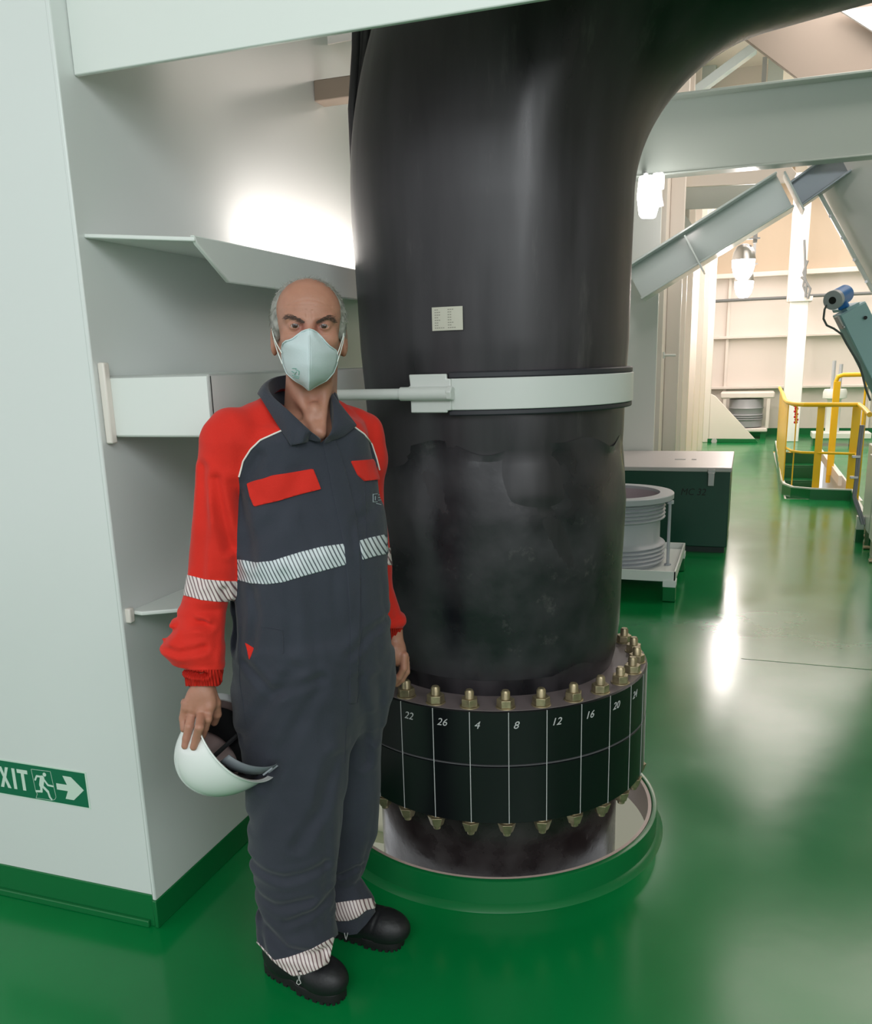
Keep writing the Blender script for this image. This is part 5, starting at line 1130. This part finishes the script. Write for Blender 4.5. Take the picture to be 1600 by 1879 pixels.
for i in rs_.choice(cand, 3200):
    p = hV[i]; n_ = hN[i]; side_ = np.sign(p[0]-xe) or 1; up = p[2]-zE
    tdir = np.array([side_*.25, .8, -.5 if up < .05 else .15])+rs_.randn(3)*.25; d = tdir-n_*(tdir@n_)+n_*.13; d /= np.linalg.norm(d)
    strand(g, p-n_*.002, d, rs_.uniform(.010, .026), .0005, 0, np.array([0, .02, -.12]))
# thin wisps across the crown
for _ in range(520):
    x_ = rs_.uniform(-.06, .06); y_ = rs_.uniform(-.045, .06); r = bb.ray_cast(Vector((xe+x_, E0[1]+y_, zE+.3)), Vector((0, 0, -1)))
    if r[0] is None: continue
    p = np.array(r[0]); d = np.array([.6*np.sign(x_+rs_.randn()*.02), .5, .35])+rs_.randn(3)*.3; d /= np.linalg.norm(d); strand(g, p, d, rs_.uniform(.008, .018), .0003, 0, np.array([0, .03, -.15]))
g.out('hair_strands', HAIR, hr, smooth=True)
g = G()
for s, path in ((-1, [(524, 583), (532, 581), (541, 583), (551, 587), (560, 592)]), (1, [(580, 592), (588, 587), (598, 583), (606, 583), (614, 591)])):
    P_a = np.array(path, float)
    for _ in range(150):
        t = rs_.rand(); x_ = np.interp(t*4, range(5), P_a[:, 0]); y_ = np.interp(t*4, range(5), P_a[:, 1])+rs_.uniform(-3.8, 3.4)*((.45+.9*min(1, 1.6*(1-t if s > 0 else t) if False else 1.25*(t if s > 0 else 1-t)))*(1-.5*max(0, (t if s > 0 else 1-t)-.8)/.2))
        p = hit(x_, y_, 0, bb)
        if p is None: continue
        d = np.array([s*1.0, -.35, .12+rs_.randn()*.3]); d /= np.linalg.norm(d); strand(g, p, d, rs_.uniform(.006, .010), .00045, 0, np.array([0, .12, -.12]))
g.out('eyebrows', BROW, man, smooth=True)
# mask
MASK = mat('respirator', rgb(200, 214, 216), .7, bump=.1, bscale=300)
lefto = [(568, 604), (556, 607), (545, 615), (535, 623), (523, 626), (517, 632), (517, 650), (519, 668), (526, 685), (540, 698), (556, 707), (566, 716)]
righto = [(568, 604), (578, 607), (589, 617), (598, 628), (607, 637), (616, 642), (620, 650), (619, 666), (612, 684), (600, 698), (584, 706), (568, 716)]
ns = 24
def resamp(P, n): P = np.array(P, float); L_ = np.r_[0, np.cumsum(np.hypot(*np.diff(P, axis=0).T))]; s = np.linspace(0, L_[-1], n); return np.stack([np.interp(s, L_, P[:, 0]), np.interp(s, L_, P[:, 1])], 1)
rid = np.stack([np.linspace(568, 567, ns), np.linspace(604, 716, ns)], 1)
def ridge(y): return np.interp(y, [604, 620, 640, 670, 700, 712, 717], [1.928, 1.905, 1.885, 1.872, 1.885, 1.905, 1.915])
def edgeD(x, y):
    q = hit(x, y, .001, bb); D = (q @ RM + OM) @ HD if q is not None else 1.97
    return D
V = []; F = []; nu = 12
sides = []
for o_ in (lefto, righto):
    R_ = resamp(o_, ns); ed = []
    for (x, y) in R_:
        q = hit(567+(x-567)*.97, min(y, 704), .0, bb); D = float(((q @ RM)+OM) @ HD) if q is not None else 1.97
        ed.append(min(max(D, 1.915), 1.985))
    ed = np.array(ed); ed = np.convolve(np.r_[ed[:1], ed[:1], ed, ed[-1:], ed[-1:]], np.ones(5)/5, 'valid'); sides.append((R_, ed))
g = G()
for R_, ed in sides:
    V = []; F = []
    for i in range(ns):
        for j in range(nu):
            t = j/(nu-1); x = rid[i, 0]*(1-t)+R_[i, 0]*t; y = rid[i, 1]*(1-t)+R_[i, 1]*t; y0 = rid[i, 1]; D = ridge(y0)+(max(ed[i], ridge(y0)+.002)-ridge(y0))*(.72*t+.28*t**3)
            q = hit(x, y, .0, bb)
            if q is not None: D = min(D, float(((q @ RM)+OM) @ HD)-.0045)
            V.append(LP(x, y, D))
    for i in range(ns-1):
        for j in range(nu-1): F.append((i*nu+j, i*nu+j+1, (i+1)*nu+j+1, (i+1)*nu+j))
    g.add(V, F)
mk = g.out('face_mask', MASK, man, smooth=True)
so = mk.modifiers.new('s', 'SOLIDIFY'); so.thickness = .0016; so.offset = 0
g = G(); g.tube([LP(x, y, ridge(y)-.0015) for x, y in rid[1:]], .0016, 6); g.out('mask_seam', MASK, mk, smooth=True)
for R_, ed in sides:
    g = G(); g.tube([LP(R_[i, 0], R_[i, 1], min(ed[i], edgeD(R_[i, 0], R_[i, 1])-.0045)-.0012) for i in range(0, ns)], .0016, 6); g.out('mask_edge', MASK, mk, smooth=True)
g = G()
for pts in ([(499, 604), (502, 618), (508, 632), (517, 648)], [(501, 612), (504, 628), (510, 648), (518, 668)]): g.tube([LP(x, y, D) for (x, y), D in zip(pts, (2.005, 1.99, 1.972, 1.958))], .0012, 6)
for pts in ([(631, 606), (629, 620), (624, 636), (619, 650)], [(632, 612), (629, 630), (624, 648), (619, 664)]): g.tube([LP(x, y, D) for (x, y), D in zip(pts, (2.02, 2.0, 1.985, 1.968))], .0012, 6)
g.out('elastic_strap', mat('strap_white', rgb(226, 232, 226), .6), mk, smooth=True)
mb = BVHTree.FromPolygons([tuple(v.co) for v in mk.data.vertices], [tuple(p.vertices) for p in mk.data.polygons])
g = G()
for pts in ([(537, 676), (545, 676)], [(536, 681), (541, 684)], [(537, 688), (550, 691)], [(539, 692), (549, 694)], [(543, 678), (550, 681), (549, 688)], [(545, 682), (541, 687)]):
    q = onpath(pts, 5, -.0012 if False else .0012, mb); q = [p+np.array([0, -.0012, 0]) for p in q]
    if len(q) > 1: g.tube(q, .0006, 5)
if g.v: g.out('mask_print', mat('green_print', rgb(96, 168, 150), .6), mk)

# ---- boots
BOOT = mat('black_leather', rgb(24, 24, 27), .5, bump=.12, bscale=70); SOLE = mat('black_sole', rgb(16, 16, 17), .65, bump=.2, bscale=40)
def boot(heel, toe, ztop_, ankle, label):
    h0 = tol(heel); t0 = tol(toe); h0[2] = t0[2] = 0; d = (t0-h0); L_ = np.linalg.norm(d); d /= L_; s_ = np.array([-d[1], d[0], 0]); 
    def fr(P): q = P-h0; return np.stack([q@d, q@s_, q[:, 2]], 1)
    def f(P):
        q = fr(P); k = L_/.30
        f_ = ell(q, (.235*k, 0, .052), (.070, .050, .045)); f_ = smin(f_, ell(q, (.15*k, 0, .055), (.11, .044, .045)), .03); f_ = smin(f_, ell(q, (.055, 0, .06), (.06, .040, .055)), .03)
        f_ = smin(f_, cone(q, (.075, 0, .06), (.068, 0, .13), .045, .046), .03); f_ = smax(f_, .022-q[:, 2], .004); f_ = smax(f_, q[:, 2]-.145, .006)
        f_ += .0015*np.exp(-((q[:, 0]-.19*k-.2*q[:, 2])/.004)**2)
        return f_
    c = (h0+t0)/2; r_ = .22
    V_, Q_ = mesh_sdf(f, axis([(c[0]-r_, c[0]+r_, .0035)]), axis([(c[1]-r_, c[1]+r_, .0035)]), axis([(.0, .20, .0035)])); o = npmesh('boot', V_, tri(Q_), BOOT, man)
    g = G(); n = 60; out = []
    for k in range(n):
        t = 2*pi*k/n; x = cos(t); xx = L_/2+L_/2*1.02*x; wv = .052 if x > 0 else .044; wv *= (1-.12*cos(2*t-pi)) ; yy = wv*np.sign(sin(t))*abs(sin(t))**.75; out.append((xx, yy))
    V = []; 
    for z_, sc in ((.006, 1.0), (.022, 1.03), (.030, 1.0)):
        for (x, y) in out: V.append(h0+d*x+s_*y*sc+np.array([0, 0, z_]))
    F = [tuple(range(n))[::-1], tuple(range(2*n, 3*n))]+[(a*n+k, a*n+(k+1) % n, (a+1)*n+(k+1) % n, (a+1)*n+k) for a in (0, 1) for k in range(n)]
    g.add(V, F); g.out('sole', SOLE, o, bevel=.002)
    g = G()
    for k in range(0, n, 2):
        x, y = out[k]; x2, y2 = out[(k+1) % n]; p = h0+d*x+s_*y; q = h0+d*x2+s_*y2; ci_ = h0+d*np.clip(x, .03, L_-.03); i_ = (ci_-p)/np.linalg.norm(ci_-p+1e-9)*.02
        P = [p, q, q+i_, p+i_]; g.hexa([tuple(v+np.array([0, 0, .0])) for v in P]+[tuple(v+np.array([0, 0, .016])) for v in P])
    g.out('tread', SOLE, o)
    return o
boot(onz(493, 1772), onz(628, 1836), 0, 0, ''); boot(onz(612, 1706), onz(738, 1736), 0, 0, '')
CORD = mat('cord', rgb(190, 190, 188), .5)
g = G()
for pts in ([(545, 1779), (547, 1790), (549, 1799)], [(553, 1779), (550, 1790), (549, 1799)], [(546, 1798), (544, 1804), (548, 1807), (552, 1804), (550, 1798)]):
    P = [LP(x, y, 1.862) for x, y in pts]; g.tube(P, .0012, 6)
g.out('draw_cord', CORD, man, smooth=True)
g = G(); g.tube([LP(549, 1776, 1.866), LP(549, 1783, 1.862)], .006, 10); g.out('cord_stop', DARK, man)
g = G()
for pts in ([(632, 1712), (634, 1722)], [(638, 1712), (635, 1724)]): g.tube([LP(x, y, 2.04) for x, y in pts], .0012, 6)
g.out('draw_cord', CORD, man, smooth=True)
